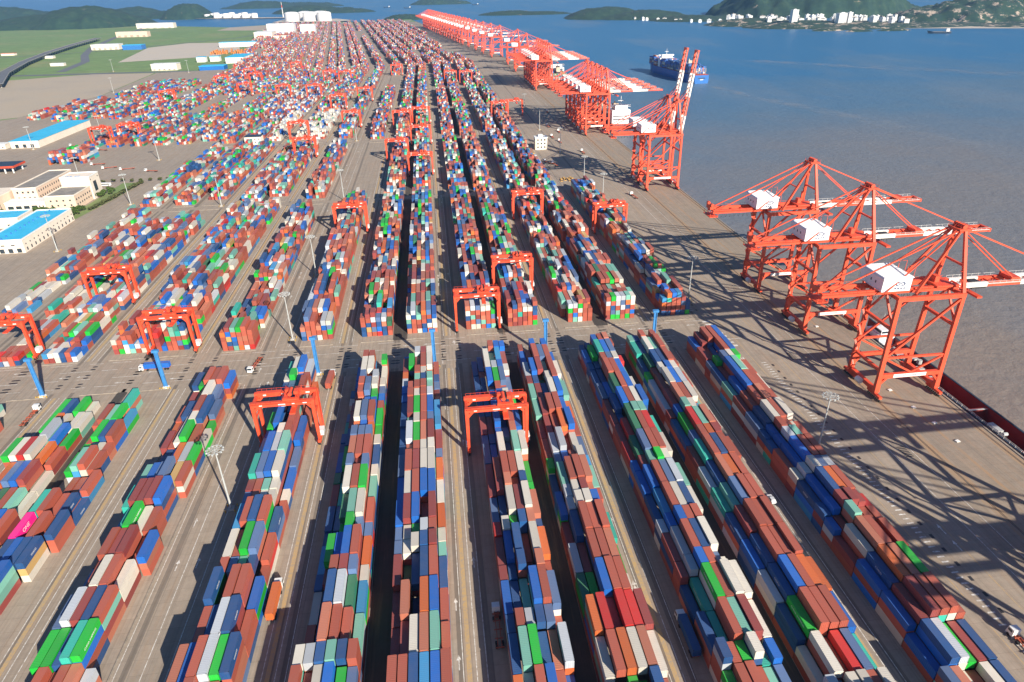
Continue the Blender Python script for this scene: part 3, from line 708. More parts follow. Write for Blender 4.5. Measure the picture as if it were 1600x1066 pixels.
    for s in (-1, 1):
        add('mast_leg', MB().beam((G, s*8.6, 48.8), (ax+0.6, s*2.6, az), 1.5, 1.3, 1.1, 1.0), 'crane')
        add('mast_strut', MB().beam((8.5, s*6.5, 49.0), (ax-0.8, s*2.4, az), 1.15, 1.0, 0.95, 0.9), 'crane')
        add('backstay', MB().beam((ax-0.8, s*2.8, az+0.2), (-28.5, s*3.6, 50.9), 0.50), 'crane'); add('backstay', MB().beam((ax-0.8, s*1.6, az+0.4), (-6.5, s*7.4, 50.4), 0.42), 'crane')
    hd = MB().box(ax-2.6, ax+2.8, -3.6, 3.6, az-0.5, az+0.2)
    for y in (-2.6, -1.3, 0, 1.3, 2.6): hd.cyl((ax, y-0.35, az+1.0), (ax, y+0.35, az+1.0), 1.0, n=12)
    for x in (ax-2.5, ax+2.7):
        for y in (-3.5, 0, 3.5): hd.box(x-0.05, x+0.05, y-0.05, y+0.05, az+0.2, az+1.4)
        hd.box(x-0.05, x+0.05, -3.5, 3.5, az+1.3, az+1.4)
    add('mast_head', hd, 'crane')
    add('mast_tie', MB().beam((G-1.2, -6.0, 60.0), (G-1.2, 6.0, 60.0), 0.8).beam((16.6, -4.6, 61.5), (16.6, 4.6, 61.5), 0.6), 'crane')
    ld = MB()
    for k in range(7): ld.box(G-2.4, G-0.6, -8.6+k*0.85, -7.5+k*0.85, 51+k*3.4, 51.15+k*3.4); ld.beam((G-1.6, -8.0+k*0.85, 51+k*3.4), (G-1.6, -7.6+k*0.85, 54.3+k*3.4), 0.25)
    add('mast_ladder', ld, 'crane')
    add('winch_frame', MB().box(18.5, 27.0, -5.5, 5.5, 50.5, 51.3).box(20, 22, -1.5, 1.5, 51.3, 54.0).box(24, 25, 2.5, 3.5, 51.3, 57.0), 'crane')
    # boom, hinged at the waterside; up = raised almost upright
    L = 66.0; ang = math.radians(83.0) if up else 0.0
    hx, hz = G+1.4, 49.6
    R = Matrix.Translation((hx, 0, hz)) @ Matrix.Rotation(-ang, 4, 'Y')
    bands = ((0, 13.5, 1), (13.5, 29, 0), (29, 48, 1), (48, 66, 0))
    for s in (-1, 1):
        mb = MB()
        for a, b_, w in bands: mb.beam((a, s*3.0, 0), (b_, s*3.0, 0), 1.15, 2.0 if b_ < 60 else 1.6, mi=w)
        me = xform(mb.mesh('boom_girder', 'crane', 'crane_white'), R); P.append(('boom_girder', me))
    mb = MB()
    for x in range(1, 66, 5): mb.box(x, x+0.5, -2.5, 2.5, -0.4, 0.3)
    for x in range(1, 61, 5): mb.beam((x, -2.4, 0), (x+5, 2.4, 0), 0.28)
    mb.box(65.2, 66.6, -3.8, 3.8, -0.9, 0.9)
    P.append(('boom_ties', xform(mb.mesh('boom_ties', 'crane'), R)))
    mb = MB()
    for s in (-1, 1):
        mb.box(0, 65, s*4.1-0.45, s*4.1+0.45, 0.55, 0.65)
        for x in range(0, 66, 3): mb.box(x, x+0.08, s*4.5-0.04, s*4.5+0.04, 0.6, 1.75)
        mb.box(0, 65, s*4.5-0.04, s*4.5+0.04, 1.7, 1.78)
    P.append(('boom_walkway', xform(mb.mesh('boom_walkway', 'crane_white'), R)))
    if not up:
        for s in (-1, 1):
            P.append(('forestay', MB().beam((ax+0.8, s*2.5, az), (hx+54, s*2.8, hz+1.4), 0.55).mesh('forestay', 'crane')))
            P.append(('forestay', MB().beam((ax+0.8, s*2.2, az-0.6), (hx+26, s*2.8, hz+1.4), 0.42).mesh('forestay', 'crane')))
        P.append(('stay_anchor', MB().box(hx+24, hx+28, -3.6, 3.6, hz+0.9, hz+2.4).box(hx+52, hx+56, -3.4, 3.4, hz+0.8, hz+2.2).mesh('stay_anchor', 'crane')))
        P.append(('hoist_rope', MB().beam((hx+8, -1.2, 48.4), (hx+8, -1.2, 45), 0.1).beam((hx+8, 1.2, 48.4), (hx+8, 1.2, 45), 0.1).beam((hx+11, -1.2, 48.4), (hx+11, -1.2, 45), 0.1).beam((hx+11, 1.2, 48.4), (hx+11, 1.2, 45), 0.1).mesh('hoist_rope', 'dark')))
        P.append(('spreader', MB().box(hx+8.3, hx+10.7, -6, 6, 44.3, 45.1).mesh('spreader', 'crane')))
        tx = hx+9.5
    else:
        for s in (-1, 1):
            tip = R @ Vector((34, s*2.8, 1.2))
            P.append(('forestay', MB().beam((ax+0.8, s*2.5, az), tuple(tip), 0.45).mesh('forestay', 'crane')))
        P.append(('boom_latch', MB().beam((ax+2.0, 0, az), tuple(R @ Vector((27, 0, 0.2))), 0.7).mesh('boom_latch', 'crane')))
        tx = 10.0
    P.append(('trolley', MB().box(tx-3.2, tx+3.2, -3.9, 3.9, 48.0, 48.5).box(tx-2, tx+2, -2, 2, 48.5, 50.2).mesh('trolley', 'dark')))
    P.append(('operator_cab', MB().box(tx-5.6, tx-3.3, 0.4, 2.8, 45.4, 48.2).mesh('operator_cab', 'house'), (0, 0, 0), 0.0, [('cab_window', MB().box(tx-5.4, tx-3.5, 0.5, 2.7, 45.32, 45.39).box(tx-5.2, tx-3.7, 0.32, 0.39, 45.6, 47.4).mesh('cab_window', 'glass'))]))
    return P
STS_DOWN, STS_UP = sts_parts(False), sts_parts(True)
RAIL = 188.7
def sts(y, up, label, group=None):
    a = math.atan(BEND_K) if y > BEND_Y else 0.0
    return thing('quay_crane', label, 'crane', STS_UP if up else STS_DOWN, (bend(RAIL, y), y, 0.05), a, group)
sts(240.5, False, 'orange quay crane with lowered boom standing over the open-hold barge')
sts(304.0, False, 'orange quay crane with lowered boom, between two others with lowered booms')
sts(359.0, False, 'orange quay crane with lowered boom, nearest the two raised-boom cranes')
sts(587.0, True, 'orange quay crane with raised boom, beside the crane-free stretch of quay')
sts(613.0, True, 'orange quay crane with raised boom, behind its raised-boom twin')
for k, y in enumerate((843, 869, 895, 922, 950)): sts(y, False, 'orange quay crane, %s in the tight row past the raised-boom pair' % ('first', 'second', 'third', 'fourth', 'fifth')[k], 'cranes in the tight row beside the moored ship')
for k, y in enumerate((1253, 1279, 1305, 1331, 1358, 1386)): sts(y, False, 'orange quay crane, %s in the second tight row along the quay' % ('first', 'second', 'third', 'fourth', 'fifth', 'last')[k], 'cranes in the second tight row')
for k, y in enumerate((1548, 1697, 1892, 2010, 2120, 2240, 2352)): sts(y, False, 'orange quay crane, %s of the spaced cranes past both tight rows' % ('first', 'second', 'third', 'fourth', 'fifth', 'sixth', 'last')[k], 'spaced cranes far along the quay')
y = 2420
while y < 3480: sts(y, False, 'small distant quay crane in the packed line at the far quay end', 'packed cranes at the far quay end'); y += random.choice((46, 58, 70))
for y in (118.0, 56.0): sts(y, False, 'orange quay crane with lowered boom, south of the barge', 'cranes south of the barge')

# ---------------------------------------------------------------- rubber-tyred gantries
def rtg_parts():
    P = []; S = 11.75; T = 3.9
    def add(name, mb, *mats, subs=None): P.append((name, mb.mesh(name, *mats), (0, 0, 0), 0.0, subs or []))
    for sx in (-1, 1):
        for sy in (-1, 1):
            add('leg', MB().beam((sx*S, sy*(T-0.5), 2.4), (sx*S, sy*T, 8.0), 1.0, 1.1, 1.15, 1.3).beam((sx*S, sy*T, 8.0), (sx*S, sy*T, 20.6), 1.15, 1.3, 1.45, 1.6), 'rtg')
        add('sill_beam', MB().box(sx*S-0.6, sx*S+0.6, -5.2, 5.2, 1.5, 2.6), 'rtg')
        for y in (-4.6, -3.0, 3.0, 4.6):
            add('wheel', MB().cyl((sx*S-0.35, y, 0.80), (sx*S+0.35, y, 0.80), 0.78, n=12), 'rubber', subs=[('hub', MB().cyl((sx*S-0.38, y, 0.80), (sx*S+0.38, y, 0.80), 0.35, n=8).mesh('hub', 'rtg'))])
        add('top_tie', MB().box(sx*S-0.5, sx*S+0.5, -T+0.8, T-0.8, 20.0, 21.3), 'rtg')
        add('side_brace', MB().beam((sx*S, -T, 14.5), (sx*S, T, 14.5), 0.5), 'rtg')
    for sy in (-1, 1):
        g = MB().box(-S-0.75, S+0.75, sy*T-0.75, sy*T+0.75, 20.4, 22.3)
        for sx in (-1, 1): g.beam((sx*(S-0.4), sy*T, 18.4), (sx*(S-2.2), sy*T, 20.5), 1.1, 1.0)
        pl = MB()
        for x, w in ((-9.0, 1.2), (-1.6, 2.8), (3.8, 1.0), (8.0, 1.6)): pl.box(x, x+w, sy*T-0.79, sy*T-0.755, 21.0, 21.6)
        add('girder', g, 'rtg', subs=[('marking_plates', pl.mesh('marking_plates', 'white'))])
        rail = MB().box(-S, S, sy*(T+1.25)-0.45, sy*(T+1.25)+0.3, 22.0, 22.1).box(-S, S, sy*(T+1.5)-0.03, sy*(T+1.5)+0.03, 23.0, 23.08)
        for k in range(13): rail.box(-S+k*1.95, -S+k*1.95+0.07, sy*(T+1.5)-0.03, sy*(T+1.5)+0.03, 22.1, 23.05)
        add('walkway', rail, 'rtg')
    tx = 3.5
    t = MB().box(tx-3.2, tx+3.2, -4.4, -3.0, 22.4, 23.2).box(tx-3.2, tx+3.2, 3.0, 4.4, 22.4, 23.2).box(tx-3.0, tx-1.6, -4, 4, 22.6, 23.4).box(tx+1.6, tx+3.0, -4, 4, 22.6, 23.4)
    t.cyl((tx-0.6, -2.4, 24.0), (tx-0.6, 2.4, 24.0), 0.8, n=12).box(tx+0.9, tx+2.6, -1.4, 1.2, 23.4, 24.8).box(tx-2.8, tx-1.4, 0.6, 2.4, 23.4, 24.6)
    for x in (tx-3.1, tx+3.0):
        for y in (-4.3, 0, 4.3): t.box(x, x+0.08, y, y+0.08, 23.2, 24.4)
        t.box(x, x+0.08, -4.3, 4.38, 24.35, 24.42)
    add('trolley', t, 'rtg')
    add('winch', MB().cyl((tx+0.2, -1.6, 23.8), (tx+0.2, 1.6, 23.8), 0.6, n=10).box(tx-1.2, tx+0.9, 2.2, 3.4, 23.3, 24.4), 'dark')
    add('operator_cab', MB().box(tx-4.6, tx-3.0, -2.4, -0.4, 18.8, 21.2), 'cab_white', subs=[('cab_window', MB().box(tx-4.5, tx-3.1, -2.47, -2.41, 19.1, 20.6).mesh('cab_window', 'glass'))])
    add('spreader', MB().box(tx-1.1, tx+1.1, -6.05, 6.05, 17.0, 17.5).box(tx-0.8, tx+0.8, -1.6, 1.6, 17.5, 18.3), 'rtg')
    rp = MB()
    for x in (-0.8, 0.8):
        for y in (-1.4, 1.4): rp.beam((tx+x, y, 18.2), (tx+x, y, 22.6), 0.09)
    add('hoist_rope', rp, 'dark')
    add('power_pack', MB().box(S-0.9, S+1.6, -1.8, 1.8, 2.7, 5.0), 'cab_white')
    add('control_box', MB().box(-S-1.1, -S-0.1, -2.8, -1.0, 2.65, 4.6), 'cab_white')
    ld = MB()
    for k in range(34): ld.box(S+0.75, S+1.2, T-0.35, T+0.35, 2.8+k*0.56, 2.85+k*0.56)
    ld.box(S+0.95, S+1.05, T-0.4, T-0.34, 2.6, 22).box(S+0.95, S+1.05, T+0.34, T+0.4, 2.6, 22)
    add('ladder', ld, 'rtg')
    return P
RTG = rtg_parts()
def rtg(x, y, label, group=None): return thing('yard_gantry_crane', label, 'gantry crane', RTG, (bend(x, y), y, 0.02), 0.0, group)
rtg(RTGC['A7'], 219.5, 'red yard gantry over the fifth block from the quay, south of the cross aisle')
rtg(RTGC['A4'], 235.5, 'red yard gantry over the block beside the wide road, south of the cross aisle')
rtg(RTGC['A7'], 327.5, 'red yard gantry at the block end just north of the cross aisle')
rtg(RTGC['A8'], 375, 'red yard gantry over the fourth block in, staggered behind its neighbour')
rtg(RTGC['A9'], 517, 'red yard gantry over the third block in, beside the second aisle')
rtg(RTGC['A11'], 473, 'red yard gantry over the block along the quay apron')
rtg(RTGC['A4'], 507, 'red yard gantry over the block beside the wide road, near the second aisle')
rtg(RTGC['R'], 396, 'red yard gantry over the western block between low stacks')
rtg(RTGC['Q'], 326, 'red yard gantry at the western block end behind the blue post')
rtg(RTGC['S'], 331, 'red yard gantry at the westernmost block end by the cross aisle')
FAR_RTG = [('P', 886), ('Q', 779), ('A3', 952), ('A3', 1190), ('Q', 1115), ('R', 1253), ('T', 1260), ('A5', 938), ('A6', 961), ('A6', 824), ('A5', 747), ('A6', 675), ('A8', 1394), ('A9', 1385), ('A10', 983), ('A4', 1551), ('R', 1475), ('P', 1456)]
ORD = ('first', 'second', 'third', 'fourth', 'fifth', 'sixth', 'seventh', 'eighth')
RNAME = {'P': 'paired west block', 'Q': 'second block west of wide road', 'A3': 'block just west of wide road', 'R': 'third west block', 'T': 'outer west block', 'A4': 'block just east of wide road', 'A5': 'seventh block from the quay', 'A6': 'sixth block from the quay', 'A8': 'fourth block from the quay', 'A9': 'third block from the quay', 'A10': 'second block from the quay'}
cnt = {}
for k, yv in sorted(FAR_RTG, key=lambda q: q[1]):
    c = cnt[k] = cnt.get(k, 0)+1
    rtg(RTGC[k], yv, 'red yard gantry over the %s, %s past the second aisle' % (RNAME[k], ORD[c-1]), 'yard gantries beyond the second aisle')
for xv, yv in ((119.0, 996), (-403.8, 1444), (-329.4, 1309), (-378, 1570), (-346, 1476), (-298.6, 1675), (-409.5, 901), (-382.5, 919), (-440, 1239)): rtg(xv, yv, 'red yard gantry far back on the outer stacks', 'yard gantries on the outer stacks')

# ---------------------------------------------------------------- light masts and blue posts
def mast_parts(h=27.5):
    P = [('mast', MB().cyl((0, 0, 0.9), (0, 0, h), 0.42, 0.20, 10).mesh('mast', 'grey'))]
    P.append(('base_block', MB().box(-1.1, 1.1, -1.1, 1.1, 0, 0.9).mesh('base_block', 'concrete')))
    rg = MB()
    for i in range(16):
        a, b = 2*math.pi*i/16, 2*math.pi*(i+1)/16
        for rr in (1.4, 2.6): rg.beam((rr*math.cos(a), rr*math.sin(a), h-0.3), (rr*math.cos(b), rr*math.sin(b), h-0.3), 0.12)
        if i % 2 == 0: rg.beam((0.2*math.cos(a), 0.2*math.sin(a), h-0.3), (2.6*math.cos(a), 2.6*math.sin(a), h-0.3), 0.12)
    P.append(('lamp_ring', rg.mesh('lamp_ring', 'grey')))
    fl = MB().box(-0.35, 0.35, -0.28, 0.28, -0.35, 0.15).mesh('floodlight', 'grey')
    for i in range(12):
        a = 2*math.pi*i/12; P.append(('floodlight', fl, (2.75*math.cos(a), 2.75*math.sin(a), h-0.45), a))
    P.append(('lightning_rod', MB().cyl((0, 0, h), (0, 0, h+1.6), 0.05, 0.02, 5).mesh('lightning_rod', 'grey')))
    gp = MB().box(-0.15, 0.15, -0.15, 0.15, 0, 1.1).mesh('guard_post', 'yellow')
    for sx, sy in ((-1.7, -1.7), (1.7, -1.7), (1.7, 1.7), (-1.7, 1.7)): P.append(('guard_post', gp, (sx, sy, 0)))
    return P
MAST = mast_parts()
for x, y, lab in ((-83.2, 195.6, 'tall light mast on the wide road beside a gantry shadow'), (-83.6, 328.8, 'tall light mast at the wide road just north of the cross aisle'), (142.8, 196.4, 'tall light mast beside the block along the quay apron'),
                  (143.0, 343.2, 'tall light mast at the quay corner north of the cross aisle'), (-83.6, 420.0, 'tall light mast on the wide road midway to the second aisle'), (-83.6, 597.0, 'tall light mast on the wide road at the second aisle'),
                  (138.8, 540.0, 'tall light mast near the gantry on the quay-side block'), (136.8, 605.0, 'tall light mast on the apron beside yellow spreaders'), (-282, 500.0, 'tall light mast beside the cyan-roofed warehouse'), (-273.7, 618.0, 'tall light mast at the corner of the western stacks')):
    thing('light_mast', lab, 'light mast', MAST, (x, y, 0.01))
for x, y in ((-350, 699), (-434.5, 957), (-489, 893), (-400, 1012), (-310, 800), (-190, 598), (140, 745), (138, 880), (136, 1010), (-95, 860), (-600, 1420), (-760, 1830), (-560, 1750)): thing('light_mast', 'slender light mast standing beyond the second aisle', 'light mast', MAST, (x, y, 0.01), 0, 'light masts beyond the second aisle')
def post_parts():
    h = 19.5; P = []
    fr = MB()
    for sx in (-0.7, 0.7): fr.box(sx-0.14, sx+0.14, -0.4, 0.4, 0.8, h)
    P.append(('column', fr.mesh('column', 'blue')))
    rg = MB()
    for k in range(24): rg.box(-0.56, 0.56, -0.12, 0.12, 1.2+k*0.78, 1.38+k*0.78)
    rg.box(-0.56, 0.56, 0.13, 0.2, 0.8, h)
    P.append(('rung', rg.mesh('rung', 'blue')))
    P.append(('head_box', MB().box(-1.5, 1.5, -0.8, 0.8, h, h+1.2).mesh('head_box', 'blue')))
    P.append(('foot', MB().box(-1.3, 1.3, -0.9, 0.9, 0, 0.8).mesh('foot', 'white')))
    gb = MB()
    for x in (-2.4, -1.2, 1.2, 2.4): gb.box(x-0.12, x+0.12, -1.5, -1.26, 0, 1.1)
    gb.box(-2.5, 2.5, -1.46, -1.34, 0.75, 0.95)
    P.append(('guard_rail', gb.mesh('guard_rail', 'yellow')))
    return P
BP = post_parts()
for x, y, lab in ((-192, 288.0, 'blue post in the cross aisle at the westernmost blocks'), (-136, 287.6, 'blue post in the cross aisle beside the parked blue truck'), (-64.6, 289.4, 'blue post in the cross aisle beside the wide road blocks'),
                  (-7.5, 288.8, 'blue post in the cross aisle behind the sixth block from the quay'), (48.7, 291.0, 'blue post in the cross aisle behind the fourth block from the quay'), (105.5, 292.5, 'blue post in the cross aisle behind the second block from the quay')):
    thing('blue_post', lab, 'post', BP, (x, y, 0.01))

# ---------------------------------------------------------------- vehicles
def wheel_me(r, w): return MB().cyl((-w/2, 0, 0), (w/2, 0, 0), r, n=12).mesh('wheel', 'rubber')
WH = wheel_me(0.52, 0.6); CWH = wheel_me(0.34, 0.24)
def truck_parts():
    cab = MB().quad_box([(-1.22, 5.0, 0.7), (1.22, 5.0, 0.7), (1.22, 7.3, 0.7), (-1.22, 7.3, 0.7), (-1.2, 5.0, 3.1), (1.2, 5.0, 3.1), (1.15, 6.9, 3.1), (-1.15, 6.9, 3.1)]).mesh('cab', 'cab_white')
    scr = MB().quad_box([(-1.05, 7.16, 1.9), (1.05, 7.16, 1.9), (1.05, 7.22, 1.9), (-1.05, 7.22, 1.9), (-1.0, 6.98, 2.85), (1.0, 6.98, 2.85), (1.0, 7.04, 2.85), (-1.0, 7.04, 2.85)]).box(-1.24, -1.20, 5.5, 6.8, 1.9, 2.7).box(1.20, 1.24, 5.5, 6.8, 1.9, 2.7).mesh('windscreen', 'glass')
    ch = MB()
    for x in (-0.65, 0.45): ch.box(x, x+0.2, -7.6, 5.0, 0.95, 1.3)
    for y in (-7.5, -4.5, -1.5, 1.5, 4.0): ch.box(-1.2, 1.2, y, y+0.25, 1.1, 1.35)
    ch.box(-0.5, 0.5, 3.2, 7.2, 0.6, 0.95)
    P = [('cab', cab, (0, 0, 0), 0.0, [('windscreen', scr)]), ('chassis', ch.mesh('chassis', 'chassis'))]
    for y in (-6.6, -5.3, 3.2, 6.3):
        for x in (-0.95, 0.95): P.append(('wheel', WH, (x, y, 0.52)))
    return P
TRK = truck_parts()
def truck(x, y, rz, label, key=None, group=None):
    t = thing('terminal_truck', label, 'truck', TRK, (x, y, 0.02), rz, group)
    if key:
        nm, rgb = PAL[key]; o = link('shipping_container', CB[(12.19, H_STD)], None, (0, 0, 0), rz, rgb)
        o.location = Vector((x, y, 1.37))+Matrix.Rotation(rz, 3, 'Z') @ Vector((-CW/2, -7.6, 0))
        tag(o, '%s container riding on the %s' % (nm, label.split(' truck')[0].replace('white-cabbed ', '')+' truck'), 'container')
        link('door', DL[H_STD], o, (0.13, 0.035, 0), 0, rgb); link('door', DL[H_STD], o, (1.21, 0.035, 0), 0, rgb)
PI = math.pi
truck(-97.5, 302, PI-0.16, 'empty red-chassis truck crossing the aisle at the wide road')
truck(-147.5, 306.5, PI/2, 'white-cabbed blue-load truck parked along the cross aisle behind a blue post', 'b')
truck(-57.5, 281, -0.05, 'white-cabbed rust-load truck turning out beside the blue post', 'r')
truck(-58.9, 150.5, 0, 'white-cabbed orange-load truck in the lane beside the gantry block', 'o')
truck(154.6, 104, 0.05, 'empty truck with long red chassis on the quay apron')
truck(62.2, 122, 0, 'white-cabbed navy-load truck in the shaded lane', 'n')
truck(8.3, 132, 0, 'empty white-cabbed truck in the shaded lane south of a gantry')
truck(-188.5, 270, 0.0, 'empty red truck beside the westernmost near block')
for x, y, rz in ((118, 700, 0.4), (124, 690, 0.2), (150, 800, 0), (146, 830, 0), (152, 900, 0.1), (160, 860, 0), (170, 1010, 0), (-400, 870, 1.2), (-352, 770, 1.9), (-330, 760, 1.9), (-372, 790, 1.7), (-300, 745, 1.3), (-445, 905, 1.6), (172, 560, 0.1), (165, 740, 0)): truck(x, y, rz, 'small empty truck with red chassis beyond the second aisle', None, 'empty trucks beyond the second aisle')
def car(x, y, rz, label, rgb):
    m_ = paint('car_paint', rgb, 0.3, 0.05)
    body = MB().box(-0.88, 0.88, -2.2, 2.2, 0.35, 0.95); body.quad_box([(-0.85, -1.9, 0.95), (0.85, -1.9, 0.95), (0.85, 1.1, 0.95), (-0.85, 1.1, 0.95), (-0.72, -1.4, 1.5), (0.72, -1.4, 1.5), (0.72, 0.4, 1.5), (-0.72, 0.4, 1.5)])
    gl = MB().quad_box([(-0.74, 0.55, 1.0), (0.74, 0.55, 1.0), (0.74, 1.14, 1.0), (-0.74, 1.14, 1.0), (-0.66, 0.3, 1.46), (0.66, 0.3, 1.46), (0.66, 0.5, 1.46), (-0.66, 0.5, 1.46)]).box(-0.87, -0.80, -1.4, 0.4, 1.0, 1.38).box(0.80, 0.87, -1.4, 0.4, 1.0, 1.38)
    P = [('body', body.mesh('body', m_)), ('window', gl.mesh('window', 'glass'))]
    for yw in (-1.4, 1.4):
        for xw in (-0.78, 0.78): P.append(('wheel', CWH, (xw, yw, 0.34)))
    thing('car', label, 'car', P, (x, y, 0.02), rz)
car(112.4, 172.8, 0.0, 'silver car driving the lane beside the quay-side block', (0.55, 0.56, 0.58))
car(137.5, 499, 0.3, 'white car by the ladder line next to a light mast', (0.75, 0.75, 0.75))
car(142.0, 481, 0.2, 'white van-like car on the apron near the dark slabs', (0.75, 0.75, 0.75))
# hatch covers on the apron, spreader stack
for x, y in ((199.3, 235), (200.8, 220.5), (202.0, 208.5), (202.6, 195.5), (199.6, 300)): 
    h_ = thing('pit_cover', 'small grey service pit cover on the quay apron', 'pit cover', [('lid', MB().box(-0.8, 0.8, -0.6, 0.6, 0.25, 0.42).mesh('lid', 'white')), ('curb', MB().box(-1.0, 1.0, -0.8, 0.8, 0, 0.25).mesh('curb', 'concrete'))], (x, y, 0.005), 0.2, 'service pit covers on the apron')
SPR = [('frame', MB().box(-1.1, -0.8, -6, 6, 0, 0.5).box(0.8, 1.1, -6, 6, 0, 0.5).box(-1.1, 1.1, -6.1, -5.6, 0, 0.6).box(-1.1, 1.1, 5.6, 6.1, 0, 0.6).mesh('frame', 'tan_timber')), ('head', MB().box(-0.9, 0.9, -1.6, 1.6, 0.5, 1.2).mesh('head', 'tan_timber'))]
for i in range(4): thing('spare_spreader', 'tan lifting spreader lying on the apron past the quay-side block', 'spreader', SPR, (120+i*3.6, 628+(i % 2)*3, 0.01), 0.1*i-0.15, 'spare spreaders on the apron')
OFFC = [('wall', MB().box(-7, 7, -5.5, 5.5, 0, 13).mesh('wall', 'cream2')), ('roof', MB().box(-7.4, 7.4, -5.9, 5.9, 13.0, 13.8).box(-3, 2, -2, 3, 13.8, 16).mesh('roof', 'white')), ('window', MB().box(-5, -3, -5.6, -5.5, 2, 5).mesh('window', 'glass'))]
for zz in (2.0, 6.0, 10.0):
    for xx in (-4.8, -0.9, 3.0): OFFC.append(('window', MB().box(xx, xx+1.7, -5.58, -5.502, zz, zz+1.8).mesh('window', 'glass')))
    for yy_ in (-3.5, 1.5): OFFC.append(('window', MB().box(7.002, 7.08, yy_, yy_+2.0, zz, zz+1.8).mesh('window', 'glass')))
del OFFC[2]
thing('control_building', 'small pale four-storey control building on the quay apron', 'building', OFFC, (122, 770, 0.01))

# ---------------------------------------------------------------- buildings at the west side
def block(name, label, x0, x1, y0, y1, h, wall, roof, wins=(), group=None, roof_h=0.5, over=0.3, extra=(), vents=0, z=0.0):
    """axis-aligned building: wall, roof, windows each its own part. wins = (face, z, w, h, list of positions)"""
    P = [('wall', MB().box(x0, x1, y0, y1, z, z+h).mesh('wall', wall)), ('roof', MB().box(x0-over, x1+over, y0-over, y1+over, z+h, z+h+roof_h).mesh('roof', roof))]
    for face, wz, ww, wh, pos in wins:
        for p in pos:
            if face == 'S': mb = MB().box(p, p+ww, y0-0.07, y0-0.003, z+wz, z+wz+wh)
            elif face == 'E': mb = MB().box(x1+0.003, x1+0.07, p, p+ww, z+wz, z+wz+wh)
            P.append(('window', mb.mesh('window', 'glass')))
    for k in range(vents):
        yv = y0+(y1-y0)*(k+0.5)/vents; P.append(('roof_vent', MB().cyl(((x0+x1)/2-2, yv, z+h+roof_h), ((x0+x1)/2-2, yv, z+h+roof_h+1.1), 0.6, 0.6, 8).mesh('roof_vent', 'bluebox')))
    P += list(extra)
    return thing(name, label, 'building', P, (0, 0, 0), 0, group)
fr = lambda a, b, n: [a+(b-a)*i/(n-1) for i in range(n)]
par = lambda x0, x1, y0, y1, h, m_='white': ('parapet', MB().box(x0-.2, x1+.2, y0-.2, y0+.4, h, h+1.0).box(x0-.2, x1+.2, y1-.4, y1+.2, h, h+1.0).box(x0-.2, x0+.4, y0+.4, y1-.4, h, h+1.0).box(x1-.4, x1+.2, y0+.4, y1-.4, h, h+1.0).mesh('parapet', m_))
block('warehouse', 'long white warehouse with cyan metal roof beside the western stacks', -331, -304.5, 501, 579, 9.5, 'cream2', 'cyan', [('E', 1.0, 1.5, 2.3, fr(504, 576, 13)), ('E', 5.4, 1.3, 0.9, fr(504, 576, 13)), ('S', 0.3, 3.2, 3.2, (-328, -322, -316, -310)), ('S', 5.6, 2.6, 0.8, (-327, -320, -313))], vents=12, over=-0.6, roof_h=0.25, extra=[par(-331, -304.5, 501, 579, 9.5)])
block('workshop', 'low white workshop with cyan roof partly behind the warehouse', -372, -341, 566, 590, 7.5, 'cream2', 'cyan', [('E', 1.2, 1.2, 1.4, fr(567, 587, 8)), ('S', 1.2, 2.2, 1.8, (-366, -358, -350))], over=-0.6, roof_h=0.25, extra=[par(-372, -341, 566, 590, 7.5)])
block('office_wing', 'cream office block of three storeys with grey flat roof', -372, -352, 625, 692, 17, 'cream', 'roofgrey', [('E', zz, 1.3, 1.9, fr(628, 688, 16)) for zz in (3.0, 8.0, 13.0)]+[('S', zz, 1.6, 1.7, (-369, -364.5, -360, -356)) for zz in (8.0, 13.0)], over=-0.5, roof_h=0.2, extra=[par(-372, -352, 625, 692, 17, 'cream2')])
block('office_link_building', 'white-fronted office link with wide dark windows behind hedge', -374, -341, 611, 624.4, 8.5, 'cream2', 'white', [('S', 3.0, 4.6, 2.6, (-372, -365.5, -359, -352.5)), ('S', 3.2, 1.0, 2.2, (-346.5, -343.6))], over=0.2)
block('office_block', 'cream office block at the hedge corner with square windows', -340.5, -316, 612, 644, 12, 'cream', 'roofgrey', [('E', zz, 1.6, 1.5, fr(614, 640, 7)) for zz in (3.4, 7.6)]+[('S', zz, 1.5, 1.4, (-337, -332, -326.5, -321)) for zz in (3.4, 7.6)], over=-0.5, roof_h=0.2, extra=[par(-340.5, -316, 612, 644, 12, 'cream2')])
ltr = xform(text_mesh('MSG CT', 4.2, 'bluebox', 0.08), Matrix.Translation((-329, 644.40, 20.2)) @ Matrix.Rotation(math.radians(90), 4, 'X'))
block('office_tower', 'tall cream office end block with rooftop lettering and dark glazed panel', -340, -315, 644.5, 664, 20, 'cream2', 'cream2', [('E', 6.0, 6.0, 9.0, (650,)), ('E', 2.0, 1.6, 1.8, (646.5, 653, 660)), ('E', 17.0, 1.3, 1.2, (646, 660.5))], over=-0.5, roof_h=0.2, extra=[par(-340, -315, 644.5, 664, 20, 'white'), ('rooftop_lettering', ltr)])
block('office_hall', 'cream gabled hall at the west edge of the office group', -410, -374.6, 600, 640, 15, 'cream', 'cream2', [('S', 4, 1.0, 2.0, (-400, -392, -384)), ('S', 9, 1.0, 2.0, (-400, -392, -384)), ('E', 5, 0.7, 8.0, (606,))], over=-0.3)
block('shed', 'long white shed with bright cyan roof behind the small stack', -521, -488, 906, 1052, 8.5, 'cream2', 'cyan', [('S', 0.4, 4.0, 4.2, (-516, -507, -498))], over=0.5, roof_h=0.4)
block('shed', 'white annex shed in front of the long cyan-roofed shed', -556, -527, 905, 918, 5.5, 'cream2', 'white', [('S', 1.2, 1.6, 1.4, fr(-553, -531, 6))])
